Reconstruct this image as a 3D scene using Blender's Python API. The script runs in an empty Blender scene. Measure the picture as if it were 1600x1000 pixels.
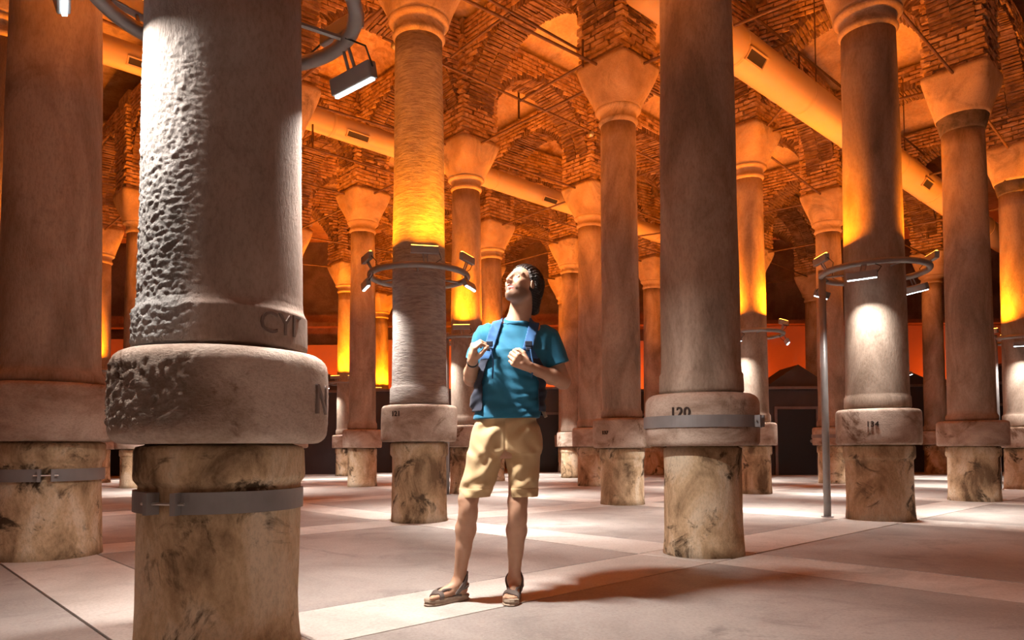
import bpy, bmesh, math, random
import numpy as np
from mathutils import Vector, Matrix, noise as mnoise
random.seed(7); np.random.seed(7)
R = math.radians
COL = bpy.context.scene.collection

# ------------------------------------------------------------------ camera, world, exposure
F_PX, PITCH, ROLL, CY, CAM_H = 1123.91, 0.040778, -0.0057, 653.45, 0.86
cam_data = bpy.data.cameras.new('camera')
cam = bpy.data.objects.new('camera', cam_data); COL.objects.link(cam)
cam_data.sensor_width = 36.0; cam_data.lens = F_PX / 1600 * 36
cam_data.shift_y = (CY - 500) / 1600
cam_data.clip_start = 0.05; cam_data.clip_end = 200
fw = Vector((0, math.cos(PITCH), math.sin(PITCH))); up = Vector((0, -math.sin(PITCH), math.cos(PITCH))); rt = Vector((1, 0, 0))
rt2 = rt * math.cos(ROLL) + up * math.sin(ROLL); up2 = up * math.cos(ROLL) - rt * math.sin(ROLL)
m = Matrix((rt2, up2, -fw)).transposed().to_4x4(); m.translation = (0, 0, CAM_H)
cam.matrix_world = m
bpy.context.scene.camera = cam
sc = bpy.context.scene
sc.view_settings.view_transform = 'Standard'; sc.view_settings.look = 'None'
sc.view_settings.gamma = 1.0; sc.view_settings.use_curve_mapping = False
sc.view_settings.exposure = 0.16
world = bpy.data.worlds.new('world'); sc.world = world; world.use_nodes = True
bg = world.node_tree.nodes['Background']
bg.inputs['Color'].default_value = (0.88, 0.50, 0.36, 1); bg.inputs['Strength'].default_value = 0.19
sc.cycles.max_bounces = 6; sc.cycles.diffuse_bounces = 3; sc.cycles.glossy_bounces = 2
sc.cycles.use_light_tree = True; sc.cycles.sample_clamp_indirect = 4.0
sc.cycles.use_denoising = True

AMBER = (1.0, 0.235, 0.006); WHITE = (1.0, 0.93, 0.86); COOL = (0.86, 0.94, 1.0)
P_AMBER, P_WHITE, P_KEY = 132.0, 17.0, 92.0

# ------------------------------------------------------------------ helpers
def mesh_obj(name, verts, faces, mat=None, parent=None, smooth=False, mats=None, fmat=None):
    me = bpy.data.meshes.new(name)
    me.from_pydata([tuple(v) for v in verts], [], [tuple(int(i) for i in f) for f in faces])
    if mat: me.materials.append(mat)
    if mats:
        for q in mats: me.materials.append(q)
    if fmat is not None: me.polygons.foreach_set('material_index', np.asarray(fmat, dtype=np.int32))
    if smooth: me.polygons.foreach_set('use_smooth', [True] * len(me.polygons))
    me.update()
    o = bpy.data.objects.new(name, me); COL.objects.link(o)
    if parent: o.parent = parent
    return o

def tag(o, label=None, cat=None, group=None, kind=None):
    if label: o['label'] = label
    if cat: o['category'] = cat
    if group: o['group'] = group
    if kind: o['kind'] = kind
    return o

def empty(name, loc=(0, 0, 0), parent=None):
    o = bpy.data.objects.new(name, None); COL.objects.link(o); o.location = loc
    o.empty_display_size = 0.1
    if parent: o.parent = parent
    return o

class MB:
    """collects simple solids into one mesh"""
    def __init__(self): self.v = []; self.f = []
    def add(self, v, f):
        n = len(self.v); self.v += [tuple(p) for p in v]; self.f += [tuple(i + n for i in q) for q in f]
    def box(self, c, s, M=None, jit=0.0):
        v = []
        for dx in (-.5, .5):
            for dy in (-.5, .5):
                for dz in (-.5, .5):
                    p = Vector((dx * s[0], dy * s[1], dz * s[2]))
                    if jit: p += Vector((random.uniform(-jit, jit), random.uniform(-jit, jit), random.uniform(-jit, jit)))
                    if M: p = M @ p
                    v.append(p + Vector(c))
        self.add(v, [(0, 1, 3, 2), (4, 6, 7, 5), (0, 4, 5, 1), (2, 3, 7, 6), (0, 2, 6, 4), (1, 5, 7, 3)])
        return self
    def tube(self, pts, r, n=10, closed=False, caps=True):
        pts = [Vector(p) for p in pts]; N = len(pts); base = len(self.v)
        rs = r if hasattr(r, '__len__') else [r] * N
        prev = None
        for i, p in enumerate(pts):
            if closed: t = (pts[(i + 1) % N] - pts[i - 1])
            else: t = pts[min(i + 1, N - 1)] - pts[max(i - 1, 0)]
            t.normalize()
            a = Vector((0, 0, 1)) if abs(t.z) < .9 else Vector((1, 0, 0))
            if prev is not None and not closed: a = prev
            x = (a - t * a.dot(t)).normalized(); y = t.cross(x); prev = x
            for k in range(n):
                an = 2 * math.pi * k / n
                self.v.append(tuple(p + (x * math.cos(an) + y * math.sin(an)) * rs[i]))
        for i in range(N if closed else N - 1):
            for k in range(n):
                a = base + i * n + k; b = base + i * n + (k + 1) % n
                c = base + ((i + 1) % N) * n + (k + 1) % n; d = base + ((i + 1) % N) * n + k
                self.f.append((a, b, c, d))
        if caps and not closed:
            self.f.append(tuple(base + k for k in range(n))[::-1])
            self.f.append(tuple(base + (N - 1) * n + k for k in range(n)))
        return self
    def build(self, name, mat, parent=None, smooth=False):
        return mesh_obj(name, self.v, self.f, mat, parent, smooth)

def bevel(o, w=0.01, seg=2):
    md = o.modifiers.new('bevel', 'BEVEL'); md.width = w; md.segments = seg; md.limit_method = 'ANGLE'
    return o

# ------------------------------------------------------------------ materials
def new_mat(name):
    mt = bpy.data.materials.new(name); mt.use_nodes = True
    nt = mt.node_tree; b = nt.nodes['Principled BSDF']
    return mt, nt, b

def N(nt, kind, **kw):
    n = nt.nodes.new(kind)
    for k, v in kw.items():
        if k in n.inputs.keys(): n.inputs[k].default_value = v
        else: setattr(n, k, v)
    return n

def ramp(nt, fac, stops):
    r = nt.nodes.new('ShaderNodeValToRGB')
    while len(r.color_ramp.elements) < len(stops): r.color_ramp.elements.new(0.5)
    for e, (p, c) in zip(r.color_ramp.elements, stops):
        e.position = p; e.color = (*c, 1) if len(c) == 3 else c
    nt.links.new(fac, r.inputs['Fac']); return r

def stone(name, cols, scale=2.0, stretch=(1, 1, 1), rough=0.85, bump=0.25, fine=60.0, stains=None, bdist=0.02, attr=None, stain_scale=1.6, smooth_tint=None):
    mt, nt, b = new_mat(name); L = nt.links.new
    tc = N(nt, 'ShaderNodeTexCoord'); oi = N(nt, 'ShaderNodeObjectInfo')
    mp = N(nt, 'ShaderNodeMapping'); mp.inputs['Scale'].default_value = stretch
    off = N(nt, 'ShaderNodeVectorMath', operation='SCALE'); off.inputs[0].default_value = (37, 17, 29)
    L(oi.outputs['Random'], off.inputs['Scale'])
    ad = N(nt, 'ShaderNodeVectorMath', operation='ADD'); L(tc.outputs['Object'], ad.inputs[0]); L(off.outputs[0], ad.inputs[1])
    L(ad.outputs[0], mp.inputs['Vector'])
    n1 = N(nt, 'ShaderNodeTexNoise', Scale=scale, Detail=9.0, Roughness=0.62, Distortion=0.5); L(mp.outputs[0], n1.inputs['Vector'])
    r1 = ramp(nt, n1.outputs['Fac'], [(.5 + (p_ - .5) * .55, c_) for p_, c_ in cols])
    col = r1.outputs['Color']
    if stains:
        n3 = N(nt, 'ShaderNodeTexNoise', Scale=stain_scale, Detail=12.0, Roughness=0.7, Distortion=0.9); L(ad.outputs[0], n3.inputs['Vector'])
        r3 = ramp(nt, n3.outputs['Fac'], [(.5 + (stains[1] - .5) * .75, (0, 0, 0)), (.5 + (stains[2] - .5) * .62, (1, 1, 1))])
        mx = N(nt, 'ShaderNodeMix', data_type='RGBA'); mx.inputs['B'].default_value = (*stains[0], 1)
        L(r3.outputs['Color'], mx.inputs['Factor']); L(col, mx.inputs['A']); col = mx.outputs['Result']
    # pits and speckle
    n2 = N(nt, 'ShaderNodeTexNoise', Scale=fine, Detail=6.0, Roughness=0.7); L(mp.outputs[0], n2.inputs['Vector'])
    r2 = ramp(nt, n2.outputs['Fac'], [(0.3, (0.62, 0.60, 0.57)), (0.55, (1, 1, 1))])
    mm = N(nt, 'ShaderNodeMix', data_type='RGBA', blend_type='MULTIPLY'); mm.inputs['Factor'].default_value = 0.7
    L(col, mm.inputs['A']); L(r2.outputs['Color'], mm.inputs['B'])
    fin = mm.outputs['Result']
    if smooth_tint:
        a2 = N(nt, 'ShaderNodeAttribute', attribute_name='rough')
        m2 = N(nt, 'ShaderNodeMix', data_type='RGBA', blend_type='MULTIPLY'); m2.inputs['B'].default_value = (*smooth_tint, 1)
        iv = N(nt, 'ShaderNodeMath', operation='SUBTRACT'); iv.inputs[0].default_value = 1.0; iv.use_clamp = True; L(a2.outputs['Fac'], iv.inputs[1])
        L(iv.outputs[0], m2.inputs['Factor']); L(fin, m2.inputs['A']); fin = m2.outputs['Result']
    L(fin, b.inputs['Base Color'])
    b.inputs['Roughness'].default_value = rough; b.inputs['Specular IOR Level'].default_value = 0.25
    mh = N(nt, 'ShaderNodeMath', operation='ADD'); L(n2.outputs['Fac'], mh.inputs[0]); L(n1.outputs['Fac'], mh.inputs[1])
    bp = N(nt, 'ShaderNodeBump', Distance=bdist, Strength=bump); L(mh.outputs[0], bp.inputs['Height'])
    if attr:
        at = N(nt, 'ShaderNodeAttribute', attribute_name=attr)
        ml = N(nt, 'ShaderNodeMath', operation='MULTIPLY_ADD'); ml.inputs[1].default_value = 0.9; ml.inputs[2].default_value = bump
        L(at.outputs['Fac'], ml.inputs[0]); L(ml.outputs[0], bp.inputs['Strength'])
    L(bp.outputs['Normal'], b.inputs['Normal'])
    return mt

def flat_mat(name, c, rough=0.5, metal=0.0, noise_amt=0.12, scale=8, bump=0.0):
    mt, nt, b = new_mat(name); L = nt.links.new
    tc = N(nt, 'ShaderNodeTexCoord')
    n1 = N(nt, 'ShaderNodeTexNoise', Scale=scale, Detail=5.0); L(tc.outputs['Object'], n1.inputs['Vector'])
    a = tuple(max(0, x * (1 - noise_amt)) for x in c); d = tuple(min(1, x * (1 + noise_amt)) for x in c)
    r1 = ramp(nt, n1.outputs['Fac'], [(0.3, a), (0.7, d)])
    L(r1.outputs['Color'], b.inputs['Base Color']); b.inputs['Roughness'].default_value = rough; b.inputs['Metallic'].default_value = metal
    if bump:
        bp = N(nt, 'ShaderNodeBump', Distance=0.01, Strength=bump); L(n1.outputs['Fac'], bp.inputs['Height']); L(bp.outputs['Normal'], b.inputs['Normal'])
    return mt

def emit_mat(name, c, s):
    mt = bpy.data.materials.new(name); mt.use_nodes = True; nt = mt.node_tree; nt.nodes.clear()
    e = nt.nodes.new('ShaderNodeEmission'); e.inputs['Color'].default_value = (*c, 1); e.inputs['Strength'].default_value = s
    o = nt.nodes.new('ShaderNodeOutputMaterial'); nt.links.new(e.outputs[0], o.inputs[0]); return mt

M_SHAFT = stone('shaft_marble', [(0.25, (0.24, 0.175, 0.13)), (0.5, (0.39, 0.30, 0.235)), (0.72, (0.51, 0.41, 0.33))], 2.2, (1, 1, .35), bump=0.3, stains=((0.19, 0.13, 0.10), 0.60, 1.0), attr='rough')
M_SHAFT_HEWN = stone('shaft_hewn_marble', [(0.25, (0.36, 0.34, 0.32)), (0.5, (0.50, 0.48, 0.46)), (0.75, (0.60, 0.58, 0.56))], 2.2, (1, 1, .5), bump=0.3, stains=((0.26, 0.21, 0.18), 0.58, 1.0), attr='rough', smooth_tint=(.66, .50, .42))
M_SHAFT_COMB = stone('shaft_combed_marble', [(0.25, (0.30, 0.26, 0.235)), (0.5, (0.42, 0.375, 0.34)), (0.75, (0.52, 0.47, 0.43))], 3.5, (2.2, 2.2, 13), bump=0.55, fine=9, bdist=.03)
M_TORUS = stone('collar_stone', [(0.25, (0.30, 0.21, 0.155)), (0.5, (0.46, 0.35, 0.28)), (0.75, (0.60, 0.49, 0.41))], 2.6, (1, 1, 1.6), bump=0.35, stains=((0.15, 0.08, 0.045), 0.58, 0.72), attr='rough')
M_PED = stone('pedestal_stone', [(0.22, (0.18, 0.11, 0.06)), (0.40, (0.46, 0.32, 0.19)), (0.53, (0.62, 0.45, 0.28)), (0.70, (0.74, 0.61, 0.45))], 3.2, (1, 1, .55), bump=0.45, stains=((0.085, 0.055, 0.032), 0.56, 0.70), stain_scale=2.6)
M_CAP = stone('capital_stone', [(0.25, (0.34, 0.24, 0.16)), (0.5, (0.47, 0.35, 0.25)), (0.75, (0.55, 0.43, 0.32))], 1.6, bump=0.3, stains=((0.22, 0.17, 0.13), 0.55, 0.8))
M_CAP_DARK = stone('collar_dark', [(0.3, (0.07, 0.06, 0.055)), (0.7, (0.17, 0.14, 0.12))], 6, bump=0.5)
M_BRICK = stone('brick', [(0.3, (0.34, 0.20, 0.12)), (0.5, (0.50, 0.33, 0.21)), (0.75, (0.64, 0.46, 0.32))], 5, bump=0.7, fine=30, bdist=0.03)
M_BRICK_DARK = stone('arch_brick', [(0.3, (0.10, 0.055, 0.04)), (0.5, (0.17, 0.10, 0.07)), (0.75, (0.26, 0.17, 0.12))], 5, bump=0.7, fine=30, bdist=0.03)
M_MORTAR = stone('mortar', [(0.3, (0.24, 0.16, 0.11)), (0.7, (0.42, 0.31, 0.22))], 6, bump=0.8, fine=25, bdist=0.04)
M_PLASTER = stone('vault_plaster', [(0.3, (0.42, 0.29, 0.19)), (0.55, (0.54, 0.40, 0.28)), (0.8, (0.62, 0.48, 0.36))], 0.9, bump=0.15, fine=18, stains=((0.30, 0.22, 0.17), 0.55, 0.8))
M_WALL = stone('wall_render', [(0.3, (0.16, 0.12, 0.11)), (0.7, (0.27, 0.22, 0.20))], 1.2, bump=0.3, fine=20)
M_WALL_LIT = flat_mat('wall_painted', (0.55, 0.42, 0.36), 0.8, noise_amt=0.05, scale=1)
M_RING = flat_mat('ring_steel', (0.30, 0.285, 0.28), 0.42, 0.35, 0.1)
M_HOUSING = flat_mat('lamp_housing', (0.36, 0.36, 0.37), 0.35, 0.5, 0.08)
M_BAND = flat_mat('band_steel', (0.25, 0.235, 0.235), 0.5, 0.25, 0.12, 6)
M_BOLT = flat_mat('bolt_steel', (0.6, 0.57, 0.55), 0.3, 0.9, 0.1)
M_IRON = flat_mat('tie_iron', (0.10, 0.055, 0.04), 0.7, 0.2, 0.3)
M_DUCT = flat_mat('duct_paint', (0.50, 0.38, 0.27), 0.45, 0.0, 0.06, 2)
M_GRILLE = flat_mat('grille_dark', (0.03, 0.025, 0.022), 0.7)
M_DARK = flat_mat('cabin_dark', (0.045, 0.036, 0.04), 0.6, 0.0, 0.2, 2)
M_DOOR = flat_mat('doorway_black', (0.008, 0.008, 0.012), 0.5)
M_TRIM = flat_mat('cabin_trim', (0.16, 0.12, 0.115), 0.5)
M_GROOVE = flat_mat('carved_groove', (0.17, 0.12, 0.10), 0.9)
M_INK = flat_mat('painted_number', (0.035, 0.018, 0.012), 0.8)
E_AMBER = emit_mat('amber_led', (1.0, 0.42, 0.05), 9.0)
E_WHITE = emit_mat('white_led', (0.80, 0.95, 1.0), 9.0)

def slab_mat(name, c0, c1, c2):
    mt = stone(name, [(0.3, c0), (0.5, c1), (0.75, c2)], 0.9, bump=0.12, fine=55, rough=0.5, bdist=0.01, stains=(tuple(x * .72 for x in c1), 0.52, 0.75))
    nt = mt.node_tree; b = nt.nodes['Principled BSDF']; b.inputs['Specular IOR Level'].default_value = 0.35
    tc = N(nt, 'ShaderNodeTexCoord')
    vo = N(nt, 'ShaderNodeTexVoronoi', Scale=26.0); nt.links.new(tc.outputs['Object'], vo.inputs['Vector'])
    rr = ramp(nt, vo.outputs['Distance'], [(0.06, (1, 1, 1)), (0.13, (0, 0, 0))])
    mx = N(nt, 'ShaderNodeMix', data_type='RGBA'); src = b.inputs['Base Color'].links[0].from_socket
    ml = N(nt, 'ShaderNodeMath', operation='MULTIPLY'); ml.inputs[1].default_value = 0.35
    nt.links.new(rr.outputs['Color'], ml.inputs[0]); nt.links.new(ml.outputs[0], mx.inputs['Factor'])
    nt.links.new(src, mx.inputs['A']); mx.inputs['B'].default_value = (0.7, 0.62, 0.56, 1)
    nt.links.new(mx.outputs['Result'], b.inputs['Base Color']); return mt
M_SLAB = slab_mat('floor_concrete', (0.27, 0.245, 0.225), (0.33, 0.30, 0.28), (0.39, 0.36, 0.335))
M_STRIP = slab_mat('floor_strip', (0.45, 0.41, 0.375), (0.54, 0.495, 0.455), (0.61, 0.57, 0.53))
M_JOINT = flat_mat('floor_joint', (0.05, 0.035, 0.03), 0.9)

# ------------------------------------------------------------------ the plan: a grid turned 43 degrees
TH = 0.75244; S = 3.814; OX, OY = 1.4856, 5.8238
UX, UY = math.cos(TH), math.sin(TH)
def G(u, v, z=0.0): return Vector((OX + u * S * UX - v * S * UY, OY + u * S * UY + v * S * UX, z))
# node -> position of the column axis
NODES = {(-1, 0): (-1.299, 3.217), (-1, 1): (-3.834, 5.951), (0, 0): (1.545, 5.855), (0, 1): (-1.107, 8.570), (1, 0): (4.325, 8.497),
 (1, 1): (1.666, 10.916), (2, 0): (7.194, 11.241), (1, 2): (-0.861, 13.744), (2, 1): (4.420, 13.248), (0, 2): (-3.722, 11.515),
 (1, 3): (-3.411, 16.390), (3, 1): (7.400, 16.603), (2, 2): (1.790, 16.091), (3, 0): (9.997, 14.086), (2, 3): (-0.525, 18.762),
 (0, 4): (-8.553, 16.380), (0, 5): (-10.942, 18.955), (2, 5): (-5.251, 22.796), (3, 3): (1.710, 20.395), (3, 6): (-4.99, 27.3),
 (3, 5): (-3.2, 25.2), (4, 4): (1.9, 24.7), (5, 3): (7.3, 26.0), (4, 5): (-0.6, 27.6), (5, 1): (12.9, 21.9), (4, 3): (4.42, 22.4), (-1, 2): (-6.15, 8.60), (0, 3): (-6.14, 13.95), (1, 4): (-5.95, 19.1), (2, 4): (-2.95, 21.3),
 (3, 2): (4.6, 18.9), (3, 4): (-0.8, 23.0), (4, 0): (12.6, 16.7), (4, 1): (9.95, 19.2), (4, 2): (7.3, 21.5), (5, 2): (10.4, 24.6), (1, 5): (-8.4, 21.4)}
NEAR = {(-1, 0), (-1, 1), (0, 0), (0, 1), (1, 0), (1, 1), (2, 0)}

# ------------------------------------------------------------------ floor
floor = MB(); floor.box((0, 12, -0.16), (56, 48, 0.24)); floor = floor.build('floor', M_JOINT); tag(floor, kind='structure')
HW = 0.33
def tile(name, u0, u1, v0, v1, mat):
    g = 0.006 / S
    P = [G(u0 + g, v0 + g), G(u1 - g, v0 + g), G(u1 - g, v1 - g), G(u0 + g, v1 - g)]
    c = sum(P, Vector()) / 4
    mb = MB(); dz = random.uniform(-0.0015, 0.0015)
    inner = [p + (c - p).normalized() * 0.006 for p in P]
    v = [(p.x, p.y, -0.045) for p in P] + [(p.x, p.y, -0.004 + dz) for p in P] + [(p.x, p.y, dz) for p in inner]
    f = []
    for k in range(4):
        q = (k + 1) % 4
        f += [(k, q, q + 4, k + 4), (k + 4, q + 4, q + 8, k + 8)]
    f += [(8, 9, 10, 11), (3, 2, 1, 0)]
    mb.add(v, f); mb.build(name, mat, floor)
h = HW / S
for i in range(-3, 7):
    for j in range(-3, 8):
        c = G(i, j)
        if not (-14 < c.x < 18 and -4 < c.y < 28): continue
        tile('paving_slab', i + h, i + 1 - h, j + h, j + 1 - h, M_SLAB)
        tile('stone_strip', i + h, i + 1 - h, j - h, j + h, M_STRIP)
        tile('stone_strip', i - h, i + h, j + h, j + 1 - h, M_STRIP)
        tile('stone_strip', i - h, i + h, j - h, j + h, M_STRIP)

# ------------------------------------------------------------------ outer walls and the roof slab
def wall(name, c, s, mat):
    return tag(MB().box(c, s).build(name, mat), kind='structure')
wall('wall_back', (1, 31.0, 4.85), (50, 0.3, 9.9), M_WALL)
wall('wall_left', (-22, 13, 4.85), (0.3, 36, 9.9), M_WALL)
wall('wall_right', (24, 13, 4.85), (0.3, 36, 9.9), M_WALL)
ceiling = wall('ceiling', (1, 12, 9.9), (48, 40, 0.2), M_PLASTER)
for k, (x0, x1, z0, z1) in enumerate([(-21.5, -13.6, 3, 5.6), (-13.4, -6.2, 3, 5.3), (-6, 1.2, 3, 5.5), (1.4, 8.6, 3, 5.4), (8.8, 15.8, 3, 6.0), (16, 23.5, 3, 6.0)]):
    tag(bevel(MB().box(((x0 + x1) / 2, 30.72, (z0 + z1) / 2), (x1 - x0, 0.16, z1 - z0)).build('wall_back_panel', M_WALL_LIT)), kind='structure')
tag(MB().box((1, 30.4, 6.1), (46, 0.5, 0.16)).build('trim_1', M_WALL), kind='structure')

# ------------------------------------------------------------------ vaults, piers and arches
Z_CAP, Z_SPR, Z_TOP, PH = 6.70, 7.08, 8.95, 0.41
ROT = Matrix.Rotation(TH, 3, 'Z')
def brick_mesh(l, d, hh, seed):
    random.seed(seed); mb = MB(); mb.box((0, 0, 0), (l, d, hh), jit=0.009)
    me = bpy.data.meshes.new('brick'); me.from_pydata(mb.v, [], mb.f); me.update(); return me
BR = [brick_mesh(0.255 + 0.02 * (k % 3 - 1), 0.12, 0.052 + 0.006 * (k % 2), k) for k in range(8)]
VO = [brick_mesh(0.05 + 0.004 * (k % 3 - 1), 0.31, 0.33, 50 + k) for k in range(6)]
for me in BR: me.materials.append(M_BRICK)
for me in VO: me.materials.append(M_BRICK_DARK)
random.seed(11)
class Joined:
    def __init__(s): s.V = []; s.F = []; s.n = 0
    def put(s, me, M):
        co = np.empty(len(me.vertices) * 3); me.vertices.foreach_get('co', co); co = co.reshape(-1, 3)
        A = np.array(M); s.V.append(co @ A[:3, :3].T + A[:3, 3]); 
        s.F += [tuple(i + s.n for i in p.vertices) for p in me.polygons]; s.n += len(co)
    def build(s, name, mat, parent):
        if not s.n: return
        o = mesh_obj(name, np.concatenate(s.V), s.F, mat, parent); o['kind'] = 'stuff'; return o
def place(me, M, parent, joined):
    if joined is not None: joined.put(me, M)
    else:
        o = bpy.data.objects.new('brick', me); COL.objects.link(o); o.parent = parent; o.matrix_world = M

def pier(P, single, lo=Z_CAP, hi=8.62):
    mb = MB(); mb.box((P[0], P[1], (lo + Z_TOP) / 2 + .0), (2 * PH - 0.05, 2 * PH - 0.05, Z_TOP - lo), ROT)
    core = mb.build('brick_pier', M_MORTAR, ceiling)
    J = None if single else Joined()
    z = lo + 0.035; k = 0
    while z < hi:
        for q in range(4):
            Rq = Matrix.Rotation(TH + q * math.pi / 2, 3, 'Z')
            for t in range(3):
                off = (t - 1) * 0.272 + (0.05 if k % 2 else -0.05) + random.uniform(-.012, .012)
                p = Rq @ Vector((off, PH - 0.045 + random.uniform(-.016, .012) - 0.02 * max(0, (lo + .35 - z) / .35), 0))
                M = (Rq @ Matrix.Rotation(random.uniform(-.03, .03), 3, 'Y')).to_4x4()
                M.translation = (P[0] + p.x, P[1] + p.y, z)
                place(random.choice(BR), M, core, J)
        z += 0.087; k += 1
    if J: J.build('brickwork', M_BRICK, core)

def arch(Pa, Pb, single, T=0.62):
    a = Vector((*Pa, 0)); b = Vector((*Pb, 0)); Lg = (b - a).length; ax = (b - a).normalized(); ay = Vector((-ax.y, ax.x, 0))
    x0 = PH - 0.03; x1 = Lg - x0; Rr = (x1 - x0) / 2; zr = min(1.0, 1.40 / Rr)
    def P3(x, y, z): return a + ax * x + ay * y + Vector((0, 0, z))
    n = 30; v = []; f = []
    for k in range(n + 1):
        th = math.pi * k / n; x = Lg / 2 - Rr * math.cos(th); z = Z_SPR + Rr * zr * math.sin(th)
        xo = x
        for y in (-T / 2, T / 2): v.append(P3(x, y, z)); v.append(P3(xo, y, Z_TOP))
    for k in range(n):
        i = 4 * k; j = i + 4
        f += [(i, j, j + 1, i + 1), (i + 2, i + 3, j + 3, j + 2), (i, i + 2, j + 2, j), (i + 1, j + 1, j + 3, i + 3)]
    core = mesh_obj('brick_arch', v, f, M_MORTAR, ceiling)
    J = None if single else Joined(); JS = Joined()
    # voussoirs, two stretchers through the thickness
    arc = math.pi * (Rr + .16); m_ = int(arc / 0.085)
    for k in range(m_ + 1):
        th = math.pi * (k + .5) / (m_ + 1)
        rad = Vector((-math.cos(th), 0, math.sin(th) * zr)).normalized()
        wr = ax * rad.x + Vector((0, 0, rad.z)); tg = ay.cross(wr)
        for s in (-1, 1):
            c = P3(Lg / 2 - (Rr + .135) * math.cos(th), s * (T / 4 + .008) + random.uniform(-.008, .008), Z_SPR + (Rr + .135) * zr * math.sin(th)) + wr * random.uniform(-.014, .012)
            M = Matrix(((tg.x, ay.x, wr.x), (tg.y, ay.y, wr.y), (tg.z, ay.z, wr.z))).to_4x4(); M.translation = c
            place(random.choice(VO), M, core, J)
    # spandrel courses
    z = Z_SPR + 0.04; kk = 0
    while z < Z_TOP - .05:
        dz = (z - Z_SPR) / zr; ext = Rr + .05
        inner = math.sqrt(max(0, ext * ext - dz * dz)) if dz < ext else 0
        for side in (0, 1):
            xs = x0 + (0.12 if kk % 2 else 0)
            while xs < Lg / 2:
                if Lg / 2 - xs > inner + .06 or inner == 0:
                    xx = xs if side == 0 else Lg - xs
                    for s in (-1, 1):
                        M = Matrix(((ax.x, ay.x, 0), (ax.y, ay.y, 0), (0, 0, 1))).to_4x4()
                        M.translation = P3(xx, s * (T / 2 - .026 + random.uniform(-.01, .01)), z)
                        JS.put(random.choice(BR), M)
                xs += 0.272
        z += 0.087; kk += 1
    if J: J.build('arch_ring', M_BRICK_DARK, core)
    JS.build('spandrel_brickwork', M_BRICK, core)

SINGLE_P = {(1, 1), (2, 0), (1, 0), (2, 1), (1, 2), (0, 2)}
SINGLE_A = {((0, 1), (1, 1)), ((1, 1), (1, 2)), ((1, 2), (2, 2)), ((1, 0), (1, 1)), ((1, 1), (2, 1)), ((1, 0), (2, 0)), ((2, 0), (2, 1)), ((0, 2), (1, 2)), ((0, 1), (0, 2)), ((2, 1), (2, 2))}
for k, p in NODES.items():
    pier(p, k in SINGLE_P)
    for d in ((1, 0), (0, 1)):
        q = (k[0] + d[0], k[1] + d[1])
        if q in NODES: arch(p, NODES[q], (k, q) in SINGLE_A)
def vault(i, j, brick):
    ks = [(i, j), (i + 1, j), (i + 1, j + 1), (i, j + 1)]
    if any(k not in NODES for k in ks): return
    A, B, C_, D_ = [Vector((*NODES[k], 0)) for k in ks]
    n = 16; v = []; f = []
    for a in range(n + 1):
        for b in range(n + 1):
            s, t = a / n, b / n
            p = (A * (1 - s) + B * s) * (1 - t) + (D_ * (1 - s) + C_ * s) * t
            q = (1 - (2 * s - 1) ** 2) * (1 - (2 * t - 1) ** 2)
            v.append((p.x, p.y, 8.86 + 0.62 * q ** .7))
    for a in range(n):
        for b in range(n):
            k = a * (n + 1) + b; f.append((k, k + 1, k + n + 2, k + n + 1))
    mesh_obj('vault', v, f, M_BRICK if brick else M_PLASTER, ceiling, smooth=True)
for i in range(-1, 5):
    for j in range(0, 7): vault(i, j, (i, j) in {(0, 2), (2, 2)})

# tie rods between the capitals, plus the light grid hung between rows
def rod(name, a, b, r=0.022): return MB().tube([a, b], r, 8).build(name, M_IRON, ceiling)
for k, p in NODES.items():
    for d in ((1, 0), (0, 1)):
        q = (k[0] + d[0], k[1] + d[1])
        if q in NODES:
            a = Vector((*p, 6.62)); b = Vector((*NODES[q], 6.62)); t = (b - a).normalized() * .42
            rod('tie_rod', a + t, b - t)
def gp(u, v, z): g = G(u, v, z); return g
for (a, b) in [((0.1, 1.36, 6.62), (2.6, 1.36, 6.62)), ((.80, 1.0, 6.66), (.80, 1.37, 6.60)), ((0.45, 1.05, 7.0), (.45, 1.40, 6.9)), ((1.45, .45, 7.1), (1.45, 1.0, 7.1)),
               ((0.2, 1.05, 7.02), (1.0, 1.05, 7.02)), ((1.05, .5, 7.25), (3.2, .5, 7.25)), ((1.62, .5, 6.66), (2.05, 0.98, 6.66)), ((2.0, 2.4, 6.6), (3.4, 2.4, 6.6)), ((-.3, 2.28, 6.35), (.9, 2.28, 6.35))]:
    rod('grid_rod', gp(*a), gp(*b), 0.02)
for (u, v, z0, z1) in [(.80, 1.37, 6.3, 6.75), (.80, 1.0, 6.62, 7.05), (1.62, .5, 6.66, 7.25), (2.3, 1.36, 6.6, 7.0), (2.05, .98, 6.6, 7.3), (.3, 2.28, 6.35, 6.8)]:
    rod('hanger_rod', gp(u, v, z0), gp(u, v, z1), 0.018)

for (u, v, z) in [(1.27, 1.36, 6.56), (.15, 1.36, 6.56), (3.0, 1.0, 6.52), (-.2, 2.28, 6.29)]:
    c = gp(u, v, z); b_ = MB(); b_.tube([c + Vector((0, 0, .07)), c + Vector((0, 0, .05)), c, c - Vector((0, 0, .03))], [.02, .045, .055, .03], 12)
    b_.build('round_fitting', M_HOUSING, ceiling, True)
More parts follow.
